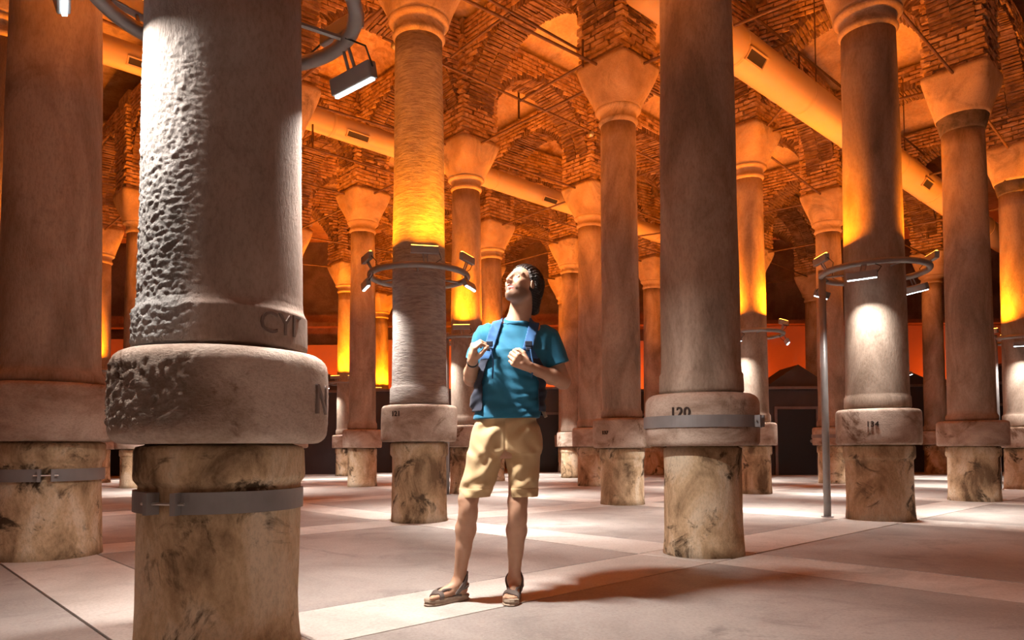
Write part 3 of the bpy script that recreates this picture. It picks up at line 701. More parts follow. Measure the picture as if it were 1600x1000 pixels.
# ------------------------------------------------------------------ the man: smooth distance fields turned into meshes
class Field:
    def __init__(s, lo, hi, vox):
        s.lo = np.array(lo, float); s.vox = vox
        s.n = np.ceil((np.array(hi) - s.lo) / vox).astype(int) + 1
        s.D = np.full(s.n, 1.0, dtype=np.float32)
        s.ax = [s.lo[i] + vox * np.arange(s.n[i]) for i in range(3)]
    def sub(s, lo, hi):
        a = np.clip(np.floor((np.array(lo) - s.lo) / s.vox).astype(int), 0, s.n); b = np.clip(np.ceil((np.array(hi) - s.lo) / s.vox).astype(int) + 1, 0, s.n)
        sl = tuple(slice(a[i], b[i]) for i in range(3))
        X, Y, Z = np.meshgrid(*[s.ax[i][sl[i]] for i in range(3)], indexing='ij')
        return sl, X, Y, Z
    def put(s, sl, d, k):
        cur = s.D[sl]; h_ = np.maximum(k - np.abs(cur - d), 0) / k
        s.D[sl] = np.minimum(cur, d) - h_ * h_ * k / 4
    def cap(s, a, b, ra, rb, k=.02, sq=None):
        a = np.array(a, float); b = np.array(b, float); m_ = max(ra, rb) + k + .03
        sl, X, Y, Z = s.sub(np.minimum(a, b) - m_, np.maximum(a, b) + m_)
        ba = b - a; L2 = max(ba @ ba, 1e-9)
        t = np.clip(((X - a[0]) * ba[0] + (Y - a[1]) * ba[1] + (Z - a[2]) * ba[2]) / L2, 0, 1)
        d = np.sqrt((X - a[0] - t * ba[0]) ** 2 + (Y - a[1] - t * ba[1]) ** 2 + (Z - a[2] - t * ba[2]) ** 2) - (ra + (rb - ra) * t)
        s.put(sl, d, k); return s
    def ell(s, c, r, M=None, k=.02, subtract=False):
        c = np.array(c, float); r = np.array(r, float); m_ = r.max() + k + .03
        sl, X, Y, Z = s.sub(c - m_, c + m_)
        P = np.stack([X - c[0], Y - c[1], Z - c[2]], -1)
        if M is not None: P = P @ np.array(M)          # columns of M are the local axes
        k0 = np.sqrt(((P / r) ** 2).sum(-1)); k1 = np.sqrt(((P / (r * r)) ** 2).sum(-1)) + 1e-9
        d = k0 * (k0 - 1) / k1
        if subtract:
            cur = s.D[sl]; nd = -d; h_ = np.maximum(k - np.abs(cur - nd), 0) / k
            s.D[sl] = np.maximum(cur, nd) + h_ * h_ * k / 4
        else: s.put(sl, d, k)
        return s
    def loft(s, secs, k=.02, p=2.4):
        """secs: (z, cx, cy, a, b) from low to high, rounded-box sections"""
        S_ = np.array(secs); m_ = S_[:, 3].max() + .05
        sl, X, Y, Z = s.sub((S_[:, 1].min() - m_, S_[:, 2].min() - m_, S_[0, 0] - .05), (S_[:, 1].max() + m_, S_[:, 2].max() + m_, S_[-1, 0] + .05))
        z = s.ax[2][sl[2]]; f_ = lambda i: np.interp(z, S_[:, 0], S_[:, i])[None, None, :]
        a, b = f_(3), f_(4)
        q = ((np.abs(X - f_(1)) / a) ** p + (np.abs(Y - f_(2)) / b) ** p) ** (1 / p)
        d = (q - 1) * np.minimum(a, b) * .9
        d = np.maximum(d, np.maximum(S_[0, 0] - Z, Z - S_[-1, 0]))
        s.put(sl, d, k); return s
    def cut(s, p, n, k=.004):
        """remove the half-space on the +n side of p"""
        n = np.array(n, float); n /= np.linalg.norm(n)
        X, Y, Z = np.meshgrid(*s.ax, indexing='ij')
        d = (X - p[0]) * n[0] + (Y - p[1]) * n[1] + (Z - p[2]) * n[2]
        s.D = np.maximum(s.D, d.astype(np.float32)); return s
    def grids(s): return np.meshgrid(*s.ax, indexing='ij')
    def copy(s):
        c = Field.__new__(Field); c.__dict__.update(s.__dict__); c.D = s.D.copy(); return c
    def mesh(s, name, mat, parent, smooth_it=2, **kw):
        D = s.D; n = D.shape; ins = D < 0
        c = [ins[dx:n[0] - 1 + dx, dy:n[1] - 1 + dy, dz:n[2] - 1 + dz] for dx in (0, 1) for dy in (0, 1) for dz in (0, 1)]
        cnt = sum(x.astype(np.int8) for x in c); act = (cnt > 0) & (cnt < 8)
        idx = np.full(act.shape, -1, np.int64); I = np.argwhere(act); idx[act] = np.arange(len(I))
        acc = np.zeros((len(I), 3)); w = np.zeros(len(I))
        offs = [(dx, dy, dz) for dx in (0, 1) for dy in (0, 1) for dz in (0, 1)]
        for i0, o0 in enumerate(offs):
            for ax_ in range(3):
                if o0[ax_]: continue
                o1 = list(o0); o1[ax_] = 1
                A = D[I[:, 0] + o0[0], I[:, 1] + o0[1], I[:, 2] + o0[2]]; B = D[I[:, 0] + o1[0], I[:, 1] + o1[1], I[:, 2] + o1[2]]
                x = (A < 0) != (B < 0); t = np.where(x, A / np.where(A == B, 1, A - B), 0)
                p = np.repeat(np.array(o0, float)[None], len(I), 0); p[:, ax_] += t
                acc[x] += p[x]; w[x] += 1
        V = (I + acc / w[:, None]) * s.vox + s.lo
        Fq = []
        for ax_ in range(3):
            u, v = (ax_ + 1) % 3, (ax_ + 2) % 3
            sl0 = [slice(None)] * 3; sl1 = [slice(None)] * 3; sl0[ax_] = slice(0, n[ax_] - 1); sl1[ax_] = slice(1, n[ax_])
            a_, b_ = ins[tuple(sl0)], ins[tuple(sl1)]; E_ = np.argwhere(a_ != b_)
            E_ = E_[(E_[:, u] > 0) & (E_[:, v] > 0) & (E_[:, u] < n[u] - 1) & (E_[:, v] < n[v] - 1)]
            q = []
            for du, dv in ((1, 1), (0, 1), (0, 0), (1, 0)):
                C_ = E_.copy(); C_[:, u] -= du; C_[:, v] -= dv; q.append(idx[C_[:, 0], C_[:, 1], C_[:, 2]])
            q = np.stack(q, 1); fl = a_[E_[:, 0], E_[:, 1], E_[:, 2]]
            q[~fl] = q[~fl][:, ::-1]; Fq.append(q)
        Fq = np.concatenate(Fq); Fq = Fq[(Fq >= 0).all(1)]
        for _ in range(smooth_it):                     # light relaxation
            sm_ = np.zeros_like(V); cn = np.zeros(len(V))
            for a_, b_ in ((0, 1), (1, 2), (2, 3), (3, 0)):
                np.add.at(sm_, Fq[:, a_], V[Fq[:, b_]]); np.add.at(cn, Fq[:, a_], 1); np.add.at(sm_, Fq[:, b_], V[Fq[:, a_]]); np.add.at(cn, Fq[:, b_], 1)
            V = V * .5 + sm_ / np.maximum(cn, 1)[:, None] * .5
        me = bpy.data.meshes.new(name); me.vertices.add(len(V)); me.vertices.foreach_set('co', V.reshape(-1).astype(np.float32))
        me.loops.add(Fq.size); me.loops.foreach_set('vertex_index', Fq.reshape(-1).astype(np.int32))
        me.polygons.add(len(Fq)); me.polygons.foreach_set('loop_start', (np.arange(len(Fq)) * 4).astype(np.int32)); me.polygons.foreach_set('loop_total', np.full(len(Fq), 4, np.int32))
        me.update(); me.validate(); me.polygons.foreach_set('use_smooth', [True] * len(me.polygons))
        if mat: me.materials.append(mat)
        o = bpy.data.objects.new(name, me); COL.objects.link(o); o.parent = parent
        if parent: o.location = -Vector(parent.location)
        return o, V

def unit(v): v = np.array(v, float); return v / np.linalg.norm(v)

# skin colour carries lips, stubble and a little flush as point colours
def skin_mat():
    mt, nt, b = new_mat('skin'); L = nt.links.new
    at = N(nt, 'ShaderNodeAttribute', attribute_name='tone'); tc = N(nt, 'ShaderNodeTexCoord')
    n1 = N(nt, 'ShaderNodeTexNoise', Scale=22.0, Detail=4.0); L(tc.outputs['Object'], n1.inputs['Vector'])
    r1 = ramp(nt, n1.outputs['Fac'], [(0.3, (0.90, 0.86, 0.84)), (0.7, (1, 1, 1))])
    mx = N(nt, 'ShaderNodeMix', data_type='RGBA', blend_type='MULTIPLY'); mx.inputs['Factor'].default_value = 1
    L(at.outputs['Color'], mx.inputs['A']); L(r1.outputs['Color'], mx.inputs['B']); L(mx.outputs['Result'], b.inputs['Base Color'])
    b.inputs['Roughness'].default_value = 0.5; b.inputs['Subsurface Weight'].default_value = 0.08
    b.inputs['Subsurface Radius'].default_value = (0.01, 0.004, 0.002); return mt
M_SKIN = skin_mat()
def cloth(name, c, c2, scale=300, bump=.15):
    mt, nt, b = new_mat(name); L = nt.links.new
    tc = N(nt, 'ShaderNodeTexCoord'); n1 = N(nt, 'ShaderNodeTexNoise', Scale=9.0, Detail=6.0); L(tc.outputs['Object'], n1.inputs['Vector'])
    r1 = ramp(nt, n1.outputs['Fac'], [(0.3, c), (0.7, c2)]); L(r1.outputs['Color'], b.inputs['Base Color'])
    n2 = N(nt, 'ShaderNodeTexNoise', Scale=float(scale), Detail=2.0); L(tc.outputs['Object'], n2.inputs['Vector'])
    bp = N(nt, 'ShaderNodeBump', Strength=bump, Distance=.003); L(n2.outputs['Fac'], bp.inputs['Height']); L(bp.outputs['Normal'], b.inputs['Normal'])
    b.inputs['Roughness'].default_value = 0.85; b.inputs['Sheen Weight'].default_value = 0.1; return mt
M_SHIRT = cloth('shirt_cotton', (0.010, 0.13, 0.235), (0.016, 0.175, 0.30))
M_SHORTS = cloth('shorts_twill', (0.52, 0.36, 0.185), (0.62, 0.45, 0.25))
M_HAIR = flat_mat('hair', (0.012, 0.006, 0.004), 0.5, 0, .5, 90, .6)
M_PACK = cloth('pack_nylon', (0.008, 0.012, 0.028), (0.014, 0.02, 0.042))
M_STRAP = cloth('strap_nylon', (0.02, 0.085, 0.23), (0.03, 0.12, 0.30))
M_WEB = cloth('webbing', (0.33, 0.24, 0.17), (0.42, 0.32, 0.24))
M_SANDAL = cloth('sandal_strap', (0.10, 0.075, 0.065), (0.16, 0.125, 0.11))
M_SOLE = flat_mat('sandal_sole', (0.42, 0.33, 0.25), .8, 0, .12, 30)
M_TEETH = flat_mat('teeth', (0.80, 0.76, 0.70), .3, 0, .03)
M_EYE = flat_mat('eye_white', (0.75, 0.72, 0.68), .2, 0, .02); M_IRIS = flat_mat('iris', (0.05, 0.03, 0.018), .2)
M_WATCH = flat_mat('wristband_rubber', (0.012, 0.011, 0.012), .5)

PO = Vector((-0.16, 4.05, 0.0))
man = empty('person', PO)
tag(man, 'smiling man in blue t-shirt and khaki shorts looking up, gripping his backpack straps', 'person')
# --- landmarks (metres)
HC = np.array([.060, 4.00, 1.770]); HF = unit((-.63, -.70, .33)); HR = unit(np.cross(HF, (0, 0, 1))); HU = np.cross(HR, HF)
HM = np.stack([HF, HR, HU], 1)
def hp(f, r, u): return HC + HF * f + HR * r + HU * u
NECK0 = np.array([.030, 4.045, 1.52])
ShR, ElR, WrR = np.array([-.150, 4.05, 1.490]), np.array([-.232, 4.11, 1.255]), np.array([-.212, 3.895, 1.335])
ShL, ElL, WrL = np.array([.205, 4.06, 1.480]), np.array([.290, 4.07, 1.232]), np.array([.088, 3.885, 1.300])
HipR, KnR, AnR = np.array([-.125, 4.04, .90]), np.array([-.245, 3.99, .535]), np.array([-.300, 4.09, .115])
HipL, KnL, AnL = np.array([.055, 4.05, .90]), np.array([.028, 4.01, .515]), np.array([.008, 4.13, .115])

B = Field((-.56, 3.70, -.01), (.40, 4.30, 1.93), .0042)
# trunk
B.loft([(.80, -.04, 4.05, .135, .085), (.95, -.035, 4.05, .155, .095), (1.08, -.025, 4.05, .130, .085), (1.25, .0, 4.045, .145, .09), (1.40, .02, 4.045, .165, .10), (1.50, .028, 4.055, .14, .075), (1.54, .03, 4.06, .08, .05)], k=.03)
B.cap(ShR, ShL, .05, .05, .05)
B.cap(NECK0, hp(-.030, 0, -.06), .070, .060, .03)
B.cap(NECK0 + (0, 0, .02), ShR, .045, .04, .05); B.cap(NECK0 + (0, 0, .02), ShL, .045, .04, .05)
# arms
def arm(sh, el, wr):
    B.cap(sh, el, .050, .041, .02); u = unit(wr - el)
    B.cap(el, el + (wr - el) * .35, .040, .043, .02); B.cap(el + (wr - el) * .35, wr, .043, .026, .02)
arm(ShR, ElR, WrR); arm(ShL, ElL, WrL)
# hands closed round the straps
def hand(W, A, Nn, side, thumb_in=True):
    A = unit(A); Nn = unit(Nn - A * (Nn @ A)); Bv = np.cross(A, Nn) * side           # Bv: towards the index finger
    B.cap(W, W + A * .035, .026, .028, .015)
    for q in (-1, -.33, .33, 1): B.cap(W + A * .02 + Bv * q * .016, W + A * .078 + Bv * q * .030, .017, .0135, .010)
    for i, q in enumerate((1, .36, -.30, -.95)):
        Ls = (.043, .028, .021) if i in (1, 2) else ((.040, .026, .020) if i == 0 else (.033, .021, .018))
        r_ = (.0105, .0108, .0102, .0092)[i]
        p = W + A * (.083 if i in (1, 2) else .077) + Bv * q * .031
        ang = 48 + 4 * i
        for sg, L_ in enumerate(Ls):
            a = R(ang); d = A * math.cos(a) + Nn * math.sin(a); e = p + d * L_
            B.cap(p, e, r_ * (1 - .05 * sg), r_ * (.95 - .06 * sg), .0035); p = e; ang += (62, 52)[min(sg, 1)]
    p = W + A * .022 + Bv * .026 + Nn * .010
    p1 = p + A * .030 + Bv * .022 + Nn * .020; p2 = p1 + A * .026 + Nn * .020 - Bv * .002; p3 = p2 + A * .012 + Nn * .018 - Bv * .012
    B.cap(p, p1, .015, .0125, .010); B.cap(p1, p2, .0122, .011, .004); B.cap(p2, p3, .011, .0095, .004)
hand(WrR, np.array([.10, -.42, .86]), np.array([.92, .30, -.02]), -1)
hand(WrL, np.array([-.80, -.30, .42]), np.array([.30, .90, .10]), -1)
# legs
def leg(hip, kn, an, out):
    B.cap(hip, kn + (0, .005, .04), .082, .050, .03); B.cap(kn + (0, .0, .04), kn - (0, -.004, .05), .055, .050, .02)
    B.ell(kn + (0, -.035, .0), (.030, .022, .036), k=.02)
    m_ = kn + (an - kn) * .30; B.cap(kn - (0, 0, .03), m_ + (0, .022, 0), .048, .057, .02)
    B.cap(m_ + (0, .022, 0), kn + (an - kn) * .62 + (0, .01, 0), .057, .040, .02); B.cap(kn + (an - kn) * .55, an, .041, .031, .02)
    B.cap(kn + (an - kn) * .15 + (0, -.012, 0), an + (0, -.006, .04), .034, .026, .02)
    for s_ in (-1, 1): B.ell(an + (s_ * .027, .0, .0), (.012, .014, .014), k=.012)
leg(HipR, KnR, AnR, -1); leg(HipL, KnL, AnL, 1)
SOLE = .030
def foot(an, heel, toe, side):
    heel = np.array([*heel, SOLE]); toe = np.array([*toe, SOLE]); d = unit(toe - heel); s_ = np.array([d[1], -d[0], 0]) ; Lf = np.linalg.norm(toe - heel)
    B.ell(heel + d * .035 + (0, 0, .032), (.036, .031, .035), np.stack([d, s_, (0, 0, 1)], 1), k=.02)
    B.cap(an, heel + d * .05 + (0, 0, .04), .030, .032, .03); B.cap(an + (0, 0, -.02), heel + d * (Lf * .58) + (0, 0, .035), .032, .022, .03)
    B.cap(heel + d * .05 + (0, 0, .026), heel + d * (Lf * .72) + s_ * .018 + (0, 0, .020), .026, .020, .02)
    B.cap(heel + d * .05 + (0, 0, .024), heel + d * (Lf * .70) - s_ * .022 + (0, 0, .018), .024, .018, .02)
    for i, q in enumerate((-.030, -.013, .002, .016, .029)):
        q *= side; l_ = (1.0, .985, .95, .91, .86)[i]; r_ = (.0125, .0095, .009, .0085, .008)[i]
        B.cap(heel + d * Lf * .72 + s_ * q * .9 + (0, 0, .016), heel + d * (Lf * l_ - .012) + s_ * q + (0, 0, r_), r_ * 1.05, r_, .006)
FR = ((-.265, 4.135), (-.468, 3.955)); FL = ((.022, 4.185), (-.018, 3.935))
foot(AnR, *FR, 1); foot(AnL, *FL, -1)
# head
B.ell(hp(-.018, 0, .028), (.098, .077, .090), HM, .02)
B.ell(hp(.028, 0, -.035), (.067, .063, .083), HM, .02)
B.cap(hp(.070, 0, -.103), hp(.070, 0, -.100), .023, .023, .025)
for s_ in (-1, 1):
    B.cap(hp(.060, s_ * .014, -.100), hp(-.008, s_ * .052, -.062), .019, .018, .02)
    B.cap(hp(.080, s_ * .010, .030), hp(.066, s_ * .046, .028), .011, .010, .012)
    B.ell(hp(.060, s_ * .040, -.022), (.022, .018, .017), HM, .015)
    B.ell(hp(.092, s_ * .030, .008), (.014, .017, .011), HM, .010, subtract=True)
B.cap(hp(.090, 0, .018), hp(.112, 0, -.026), .0075, .0115, .012)
for s_ in (-1, 1): B.ell(hp(.100, s_ * .013, -.030), (.011, .008, .008), HM, .006)
B.ell(hp(.094, 0, -.0610), (.017, .027, .0095), HM, .003, subtract=True)
for s_ in (-1, 1):
    B.cap(hp(.0985, 0, -.0500), hp(.077, s_ * .031, -.050), .0048, .0035, .004)
    B.cap(hp(.0955, 0, -.0750), hp(.077, s_ * .030, -.054), .0060, .0035, .004)
    B.cap(hp(.094, s_ * .018, -.032), hp(.076, s_ * .038, -.062), .0048, .004, .006)
    B.ell(hp(-.006, s_ * .079, -.004), (.019, .007, .031), HM, .006); B.ell(hp(-.001, s_ * .085, -.002), (.010, .004, .018), HM, .004, subtract=True)
B.ell(hp(.086, 0, -.098), (.016, .017, .014), HM, .012)
body, V = B.mesh('body', M_SKIN, man, 1)
# point colours
base = np.array([0.58, 0.345, 0.23]); col = np.repeat(base[None], len(V), 0)
lp = (V - HC) @ HM
def blend(mask, c): 
    global col
    col = col * (1 - mask[:, None]) + np.array(c)[None] * mask[:, None]
def soft(x, a, b): t = np.clip((x - a) / (b - a), 0, 1); return t * t * (3 - 2 * t)
hd = soft(V[:, 2], 1.60, 1.62) * (1 - soft(np.linalg.norm(V - HC, axis=1), .17, .2))
jaw = hd * soft(-lp[:, 2], .030, .060) * soft(lp[:, 0], -.02, .02) * (1 - soft(-lp[:, 2], .125, .15)) * (1 - .85 * (soft(lp[:, 2], -.055, -.03) ))
blend(jaw * .75, (0.16, 0.09, 0.06))
lipm = hd * (np.abs(lp[:, 2] + .062) < .015) * (np.abs(lp[:, 1]) < .029) * (lp[:, 0] > .076); blend(lipm * .8, (0.42, 0.13, 0.10))
cav = hd * (np.abs(lp[:, 2] + .0615) < .0055) * (np.abs(lp[:, 1]) < .024) * (lp[:, 0] < .093) * (lp[:, 0] > .05); blend(cav * 1.0, (0.10, .02, .02))
brow = hd * (np.abs(lp[:, 2] - (.030 - .12 * np.abs(np.abs(lp[:, 1]) - .028))) < .0055) * (np.abs(np.abs(lp[:, 1]) - .028) < .020) * (lp[:, 0] > .05); blend(brow * .85, (0.035, 0.02, 0.013))
fl = hd * np.exp(-((lp[:, 1] ** 2 + (lp[:, 2] + .028) ** 2 + (lp[:, 0] - .115) ** 2) / .0006)); blend(fl * .35, (0.62, .25, .17))
at = body.data.attributes.new('tone', 'FLOAT_COLOR', 'POINT'); at.data.foreach_set('color', np.concatenate([col, np.ones((len(V), 1))], 1).reshape(-1))
# eyes and teeth
def ball(name, c, r, mat, parent, M=None, n=14):
    v = []; f = []
    for i in range(n + 1):
        for j in range(2 * n):
            a = math.pi * i / n; b = math.pi * j / n
            p = np.array([math.sin(a) * math.cos(b) * r[0], math.sin(a) * math.sin(b) * r[1], math.cos(a) * r[2]])
            if M is not None: p = np.array(M) @ p
            v.append(tuple(np.array(c) + p - np.array(PO)))
    for i in range(n):
        for j in range(2 * n): f.append((i * 2 * n + j, i * 2 * n + (j + 1) % (2 * n), (i + 1) * 2 * n + (j + 1) % (2 * n), (i + 1) * 2 * n + j))
    return mesh_obj(name, v, f, mat, parent, True)
for s_ in (-1, 1):
    e = ball('eye', hp(.0735, s_ * .030, .0065), (.0115, .0115, .0115), M_EYE, man)
    ball('iris', hp(.0815, s_ * .030 - .001, .0085), (.0042, .0052, .0052), M_IRIS, e, HM)
ball('teeth', hp(.0790, 0, -.0590), (.0150, .0225, .0065), M_TEETH, man, HM)

# --- hair
Hh = Field((-.10, 3.84, 1.52), (.27, 4.25, 1.93), .0042)
Hh.ell(hp(-.028, 0, .032), (.108, .094, .102), HM, .02)
Hh.cap(hp(-.070, 0, .03), hp(-.085, 0, -.05), .062, .055, .04)
Hh.cap(hp(-.075, .03, -.04), np.array([.130, 4.10, 1.650]), .048, .032, .04); Hh.cap(hp(-.065, -.035, -.02), np.array([.125, 4.04, 1.650]), .044, .026, .04)
Hh.cap(hp(-.01, -.083, .045), hp(-.040, -.082, -.015), .020, .020, .02)
X, Y, Z = Hh.grids(); Pq = np.stack([X, Y, Z], -1) - HC; f_, r_, u_ = Pq @ HF, Pq @ HR, Pq @ HU
line = np.where(u_ > .055, .078 - .9 * np.clip(.100 - u_, 0, .1), .044 - .42 * np.clip(.055 - u_, 0, .2)) - .25 * np.maximum(np.abs(r_) - .04, 0)
Hh.D = np.maximum(Hh.D, (f_ - line).astype(np.float32) * .8)
th_ = np.arctan2(r_, u_ + .02); strand = .0022 * np.sin(th_ * 46 + 9 * f_ / .1 + 3 * np.sin(u_ * 40)) + .002 * np.sin(th_ * 90 + f_ * 60)
Hh.D = Hh.D + strand.astype(np.float32)
Hh.ell(hp(.02, -.086, -.022), (.035, .02, .038), HM, .006, subtract=True)
Hh.mesh('hair', M_HAIR, man, 1)

# --- t-shirt
T = Field((-.33, 3.86, 1.0), (.38, 4.24, 1.66), .0045)
T.loft([(.96, -.030, 4.045, .196, .128), (1.06, -.026, 4.045, .190, .122), (1.18, -.012, 4.04, .184, .118), (1.30, .005, 4.04, .186, .122), (1.40, .020, 4.04, .190, .122), (1.48, .028, 4.05, .165, .095), (1.535, .03, 4.055, .10, .068)], k=.03, p=2.3)
T.cap(ShR + (.03, 0, .004), ShL - (.03, 0, -.004), .062, .062, .05)
T.cap(ShR, ShR + (ElR - ShR) * .72, .064, .070, .03); T.cap(ShL, ShL + (ElL - ShL) * .74, .066, .076, .03)
T.cap(NECK0 - (0, 0, .01), NECK0 + (.0, -.005, .075), .080, .070, .04)
X, Y, Z = T.grids()
def folds(X, Y, Z):
    lowr = np.clip((1.40 - Z) / .25, 0, 1); ph = 1.3 * np.sin(7 * X + 5 * Z) + .8 * np.sin(15 * X - 11 * Z + 1)
    d = .0058 * np.sin(46 * (Z - .62 * X) + 2.2 * ph) * lowr * np.clip(.45 + .8 * np.sin(9 * X + 13 * Z + 2), 0, 1)
    d += .0040 * np.sin(38 * (Z + .95 * X) + 2.0 * ph + 2) * np.clip((1.44 - Z) / .2, 0, 1) * np.clip(.35 - .8 * np.sin(9 * X + 13 * Z + 2), 0, 1)
    d += .0016 * np.sin(110 * (Z - .4 * X) + 4 * ph) * lowr
    d += .0030 * np.sin(70 * (X + .5 * Z) + 3 * ph) * np.clip((Z - 1.32) / .08, 0, 1)
    return d
T.D = T.D + folds(X, Y, Z).astype(np.float32)
def cutcap(Fd, sh, el, t, side):
    d = unit(el - sh); p = sh + (el - sh) * t
    X, Y, Z = Fd.grids(); q = (X - p[0]) * d[0] + (Y - p[1]) * d[1] + (Z - p[2]) * d[2]
    dist = np.sqrt((X - p[0]) ** 2 + (Y - p[1]) ** 2 + (Z - p[2]) ** 2)
    near = (dist < .14) & ((X - p[0]) * side > -.062)
    Fd.D = np.where(near, np.maximum(Fd.D, q.astype(np.float32)), Fd.D)
cutcap(T, ShR, ElR, .58, -1); cutcap(T, ShL, ElL, .62, 1)
T.cut((0, 0, 1.022), (0.02, 0, -1)); 
nk = unit((0.0, -.38, 1.0)); T.cut(NECK0 + (0, -.02, .062), nk)
Tcopy = T.copy()
# collar opening
shirt, _ = T.mesh('t_shirt', M_SHIRT, man, 1)
cr = Tcopy.copy(); X, Y, Z = cr.grids(); q = (X - NECK0[0]) * nk[0] + (Y - NECK0[1] + .02) * nk[1] + (Z - NECK0[2] - .062) * nk[2]
cr.D = np.maximum(np.maximum(cr.D - .003, -(q + .016)), q - .0025).astype(np.float32)
cr.mesh('collar', M_SHIRT, man, 1)

# --- shorts
Sh = Field((-.34, 3.86, .585), (.22, 4.24, 1.06), .0045)
Sh.loft([(.84, -.035, 4.05, .178, .118), (.93, -.033, 4.05, .180, .124), (1.05, -.030, 4.05, .165, .112)], k=.03, p=2.3)
hr, hl = np.array([-.212, 4.02, .60]), np.array([.050, 4.035, .59])
Sh.cap(HipR + (.0, 0, .0), hr, .108, .088, .035); Sh.cap(HipL + (.005, 0, .0), hl, .108, .090, .035)
X, Y, Z = Sh.grids(); fr = np.clip((4.06 - Y) / .06, .25, 1)
fd = .006 * np.sin(38 * (Z + .55 * np.abs(X + .04)) + 2.0 * np.sin(24 * X)) * np.exp(-((Z - .80) / .09) ** 2)
fd += .0045 * np.sin(30 * Z - 34 * X + 2.4 * np.sin(19 * Z)) + .003 * np.sin(70 * X + 20 * Z + 2 * np.sin(30 * Z))
fd += .009 * np.exp(-((X + .038) / .006) ** 2) * np.clip((Z - .80) / .03, 0, 1) * (Y < 4.05) * .6
Sh.D = Sh.D + (fd * fr).astype(np.float32)
# gap between the legs
gx = -.052; w_ = .012 + .16 * np.clip(.80 - Z, 0, .3) * .55
Sh.D = np.where(Z < .80, np.maximum(Sh.D, (w_ - np.abs(X - gx - (.80 - Z) * .10)).astype(np.float32)), Sh.D)
Sh.cut((-.2, 0, .607), (0.02, -.05, -1))
shorts, _ = Sh.mesh('shorts', M_SHORTS, man, 1)
hem = Sh.copy(); X, Y, Z = hem.grids(); hem.D = np.maximum(np.maximum(hem.D - .002, (Z - .637)), .640 - .637 - 1.0 + 0 * Z).astype(np.float32); hem.cut((-.2, 0, .6045), (0.02, -.05, -1))
hem.mesh('hem', M_SHORTS, shorts, 1)[0].location = (0, 0, 0)
# --- wristband
def ringband(name, c, d, r, w, mat, parent, th=.004):
    d = unit(d); a = unit(np.cross(d, (0, 0, 1))); b = np.cross(d, a); n = 28; v = []; f = []
    for k in range(n):
        q = 2 * math.pi * k / n; e = a * math.cos(q) + b * math.sin(q)
        for rr, ww in ((r, -w), (r + th, -w), (r + th, w), (r, w)): v.append(tuple(np.array(c) + e * rr + d * ww - np.array(PO)))
    for k in range(n):
        for q in range(4): f.append((4 * k + q, 4 * k + (q + 1) % 4, 4 * ((k + 1) % n) + (q + 1) % 4, 4 * ((k + 1) % n) + q))
    return mesh_obj(name, v, f, mat, parent, True)
d_ = unit(WrR - ElR); ringband('wristband', WrR - d_ * .020, d_, .0275, .009, M_WATCH, man)
# --- sandals
def sandal(heel, toe, an, side):
    hl_ = np.array([*heel, 0.]); tt = np.array([*toe, 0.]); d = unit(tt - hl_); s_ = np.array([d[1], -d[0], 0]); Lf = np.linalg.norm(tt - hl_)
    out = [(-.012, 0), (.0, .026), (.05, .034), (.12, .034), (.19, .045), (.235, .044), (.268, .028), (.281, 0), (.272, -.026), (.24, -.043), (.19, -.044), (.12, -.033), (.05, -.033), (.0, -.025)]
    k_ = Lf / .268; n = len(out); v = []; f = []
    for z, g in ((0.001, .96), (.008, 1.03), (.017, .97), (.026, 1.02), (.033, 1.0)):
        for (x, y) in out: v.append(tuple(hl_ + d * (.13 + (x - .13) * g) * k_ + s_ * y * g + np.array([0, 0, z + (.006 if x > .24 and z > .03 else 0)]) - np.array(PO)))
    for r_ in range(4):
        for j in range(n): f.append((r_ * n + j, r_ * n + (j + 1) % n, (r_ + 1) * n + (j + 1) % n, (r_ + 1) * n + j))
    f += [tuple(range(n))[::-1], tuple(4 * n + j for j in range(n))]
    so = mesh_obj('sandal', v, f, M_SOLE, man)
    # straps hug the foot
    lo = np.minimum(hl_, tt) - .07; hi = np.maximum(hl_, tt) + .07; lo[2] = .0; hi[2] = .17
    a = np.clip(np.floor((lo - B.lo) / B.vox).astype(int), 0, B.n); b = np.clip(np.ceil((hi - B.lo) / B.vox).astype(int), 0, B.n)
    def strap(fn, name='strap'):
        Q = Field.__new__(Field); Q.vox = B.vox; Q.lo = B.lo + a * B.vox; Q.n = b - a; Q.D = B.D[a[0]:b[0], a[1]:b[1], a[2]:b[2]].copy(); Q.ax = [Q.lo[i] + Q.vox * np.arange(Q.n[i]) for i in range(3)]
        X, Y, Z = Q.grids(); P_ = np.stack([X - hl_[0], Y - hl_[1], Z], -1); x = P_ @ d / k_; y = P_ @ s_
        Q.D = np.maximum(np.abs(Q.D - .0045) - .0042, fn(x, y, Z)).astype(np.float32); Q.D = np.maximum(Q.D, (.020 - Z).astype(np.float32))
        o, _ = Q.mesh(name, M_SANDAL, so, 1); o.location = -PO
    strap(lambda x, y, z: np.abs(x - .205 - .1 * y * side) - .014)
    strap(lambda x, y, z: np.maximum(np.abs(x + .62 * (z - .075) * 1.0 - .075) - .015, .045 - z))
    strap(lambda x, y, z: np.maximum(np.abs(z - .088 + .22 * x) - .010, x - .07), 'heel_strap')
    strap(lambda x, y, z: np.maximum(np.maximum(np.abs(np.abs(y) - .026 + .05 * (x - .13)) - .006, np.abs(x - .135) - .08), z - .085), 'side_strap')
sandal(*FR, AnR, 1); sandal(*FL, AnL, -1)

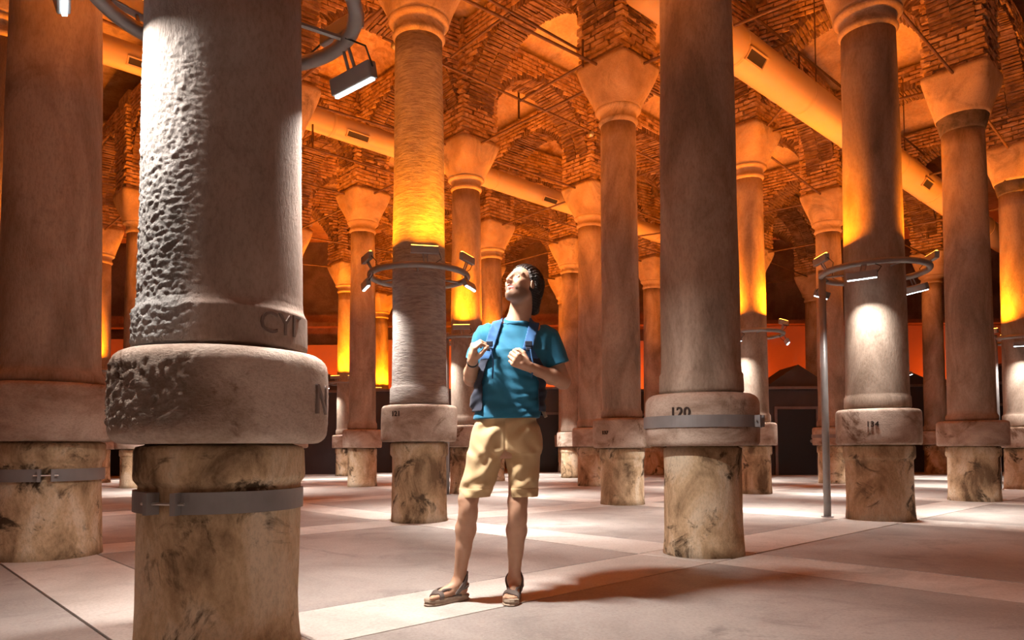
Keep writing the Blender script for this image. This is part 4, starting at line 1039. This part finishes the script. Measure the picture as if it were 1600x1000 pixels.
# --- backpack, worn
pk = empty('backpack', (0.02, 4.25, 1.0)); tag(pk, 'navy backpack with blue shoulder straps worn by the man', 'backpack')
K = Field((-.22, 4.04, .98), (.30, 4.46, 1.62), .006)
K.loft([(1.03, .035, 4.26, .120, .085), (1.10, .035, 4.27, .150, .115), (1.30, .035, 4.27, .150, .125), (1.46, .035, 4.25, .135, .105), (1.55, .035, 4.22, .09, .07)], k=.04, p=3.4)
K.ell((.035, 4.38, 1.20), (.11, .05, .13), k=.03)
K.mesh('pack', M_PACK, pk, 1)
def strap_on(name, fn, mat, parent, th=.011, lift=.001):
    Q = Tcopy.copy(); X, Y, Z = Q.grids()
    Q.D = np.maximum(np.abs(Q.D - lift - th / 2) - th / 2, fn(X, Y, Z)).astype(np.float32)
    return Q.mesh(name, mat, parent, 1)[0]
front = lambda Y: Y - 4.10
for (xt, xm, xb, nm) in ((-.080, -.128, -.205, 0), (.130, .088, .200, 1)):
    cx_ = lambda Z: np.interp(Z, [1.04, 1.22, 1.40, 1.56], [xb, xb * .98, xm, xt])
    so = strap_on('shoulder_strap', lambda X, Y, Z: np.maximum(np.maximum(np.abs(X - cx_(Z)) - .029, 1.345 - Z), Z - 1.62 + 0 * Y), M_STRAP, pk, .013)
    strap_on('strap_webbing', lambda X, Y, Z: np.maximum(np.maximum(np.maximum(np.abs(X - cx_(Z)) - .011, 1.38 - Z), Z - 1.60), Y - 4.02), M_PACK, so, .006, .012).location = -Vector(pk.location)
    lo_ = strap_on('lower_strap', lambda X, Y, Z: np.maximum(np.maximum(np.abs(X - cx_(Z)) - (.024 if nm == 0 else .034) - .14 * np.clip(1.30 - Z, 0, .12), Z - 1.352), np.maximum(1.06 - Z, Y - 4.12)), M_PACK, pk, .012)
    p = np.array([float(np.interp(1.42, [1.40, 1.56], [xm, xt])), 3.905, 1.425])
    bk = MB(); bk.box(Vector(p) - Vector(pk.location), (.040, .016, .030)); bk.box(Vector(p) - Vector(pk.location) + Vector((0, -.004, -.028)), (.030, .012, .020)); bevel(bk.build('buckle', M_PACK, pk), .004)
    tb = MB(); tb.tube([Vector(p) - Vector(pk.location) + Vector((0.01, -.01, -.03)), Vector(p) - Vector(pk.location) + Vector((.022, -.014, -.11)), Vector(p) - Vector(pk.location) + Vector((.016, -.006, -.19))], .004, 6); tb.build('strap_end', M_STRAP, pk)
# daisy chain and buckle dangling at the right side of the pack
ch = MB()
for i in range(3):
    ch.box(Vector((.172 + .002 * i, 4.10 - .01 * i, 1.17 - .055 * i)) - Vector(pk.location), (.020, .010, .026), Matrix.Rotation(R(-12), 3, 'Y'))
ch.build('webbing_loops', M_WEB, pk)
MB().tube([Vector((.165, 4.06, 1.12)) - Vector(pk.location), Vector((.178, 4.04, 1.06)) - Vector(pk.location), Vector((.190, 4.03, 1.03)) - Vector(pk.location)], [.011, .012, .010], 8).build('side_buckle', M_WEB, pk)
MB().box(Vector((.165, 4.10, 1.14)) - Vector(pk.location), (.05, .06, .20)).build('hip_wing', M_PACK, pk)
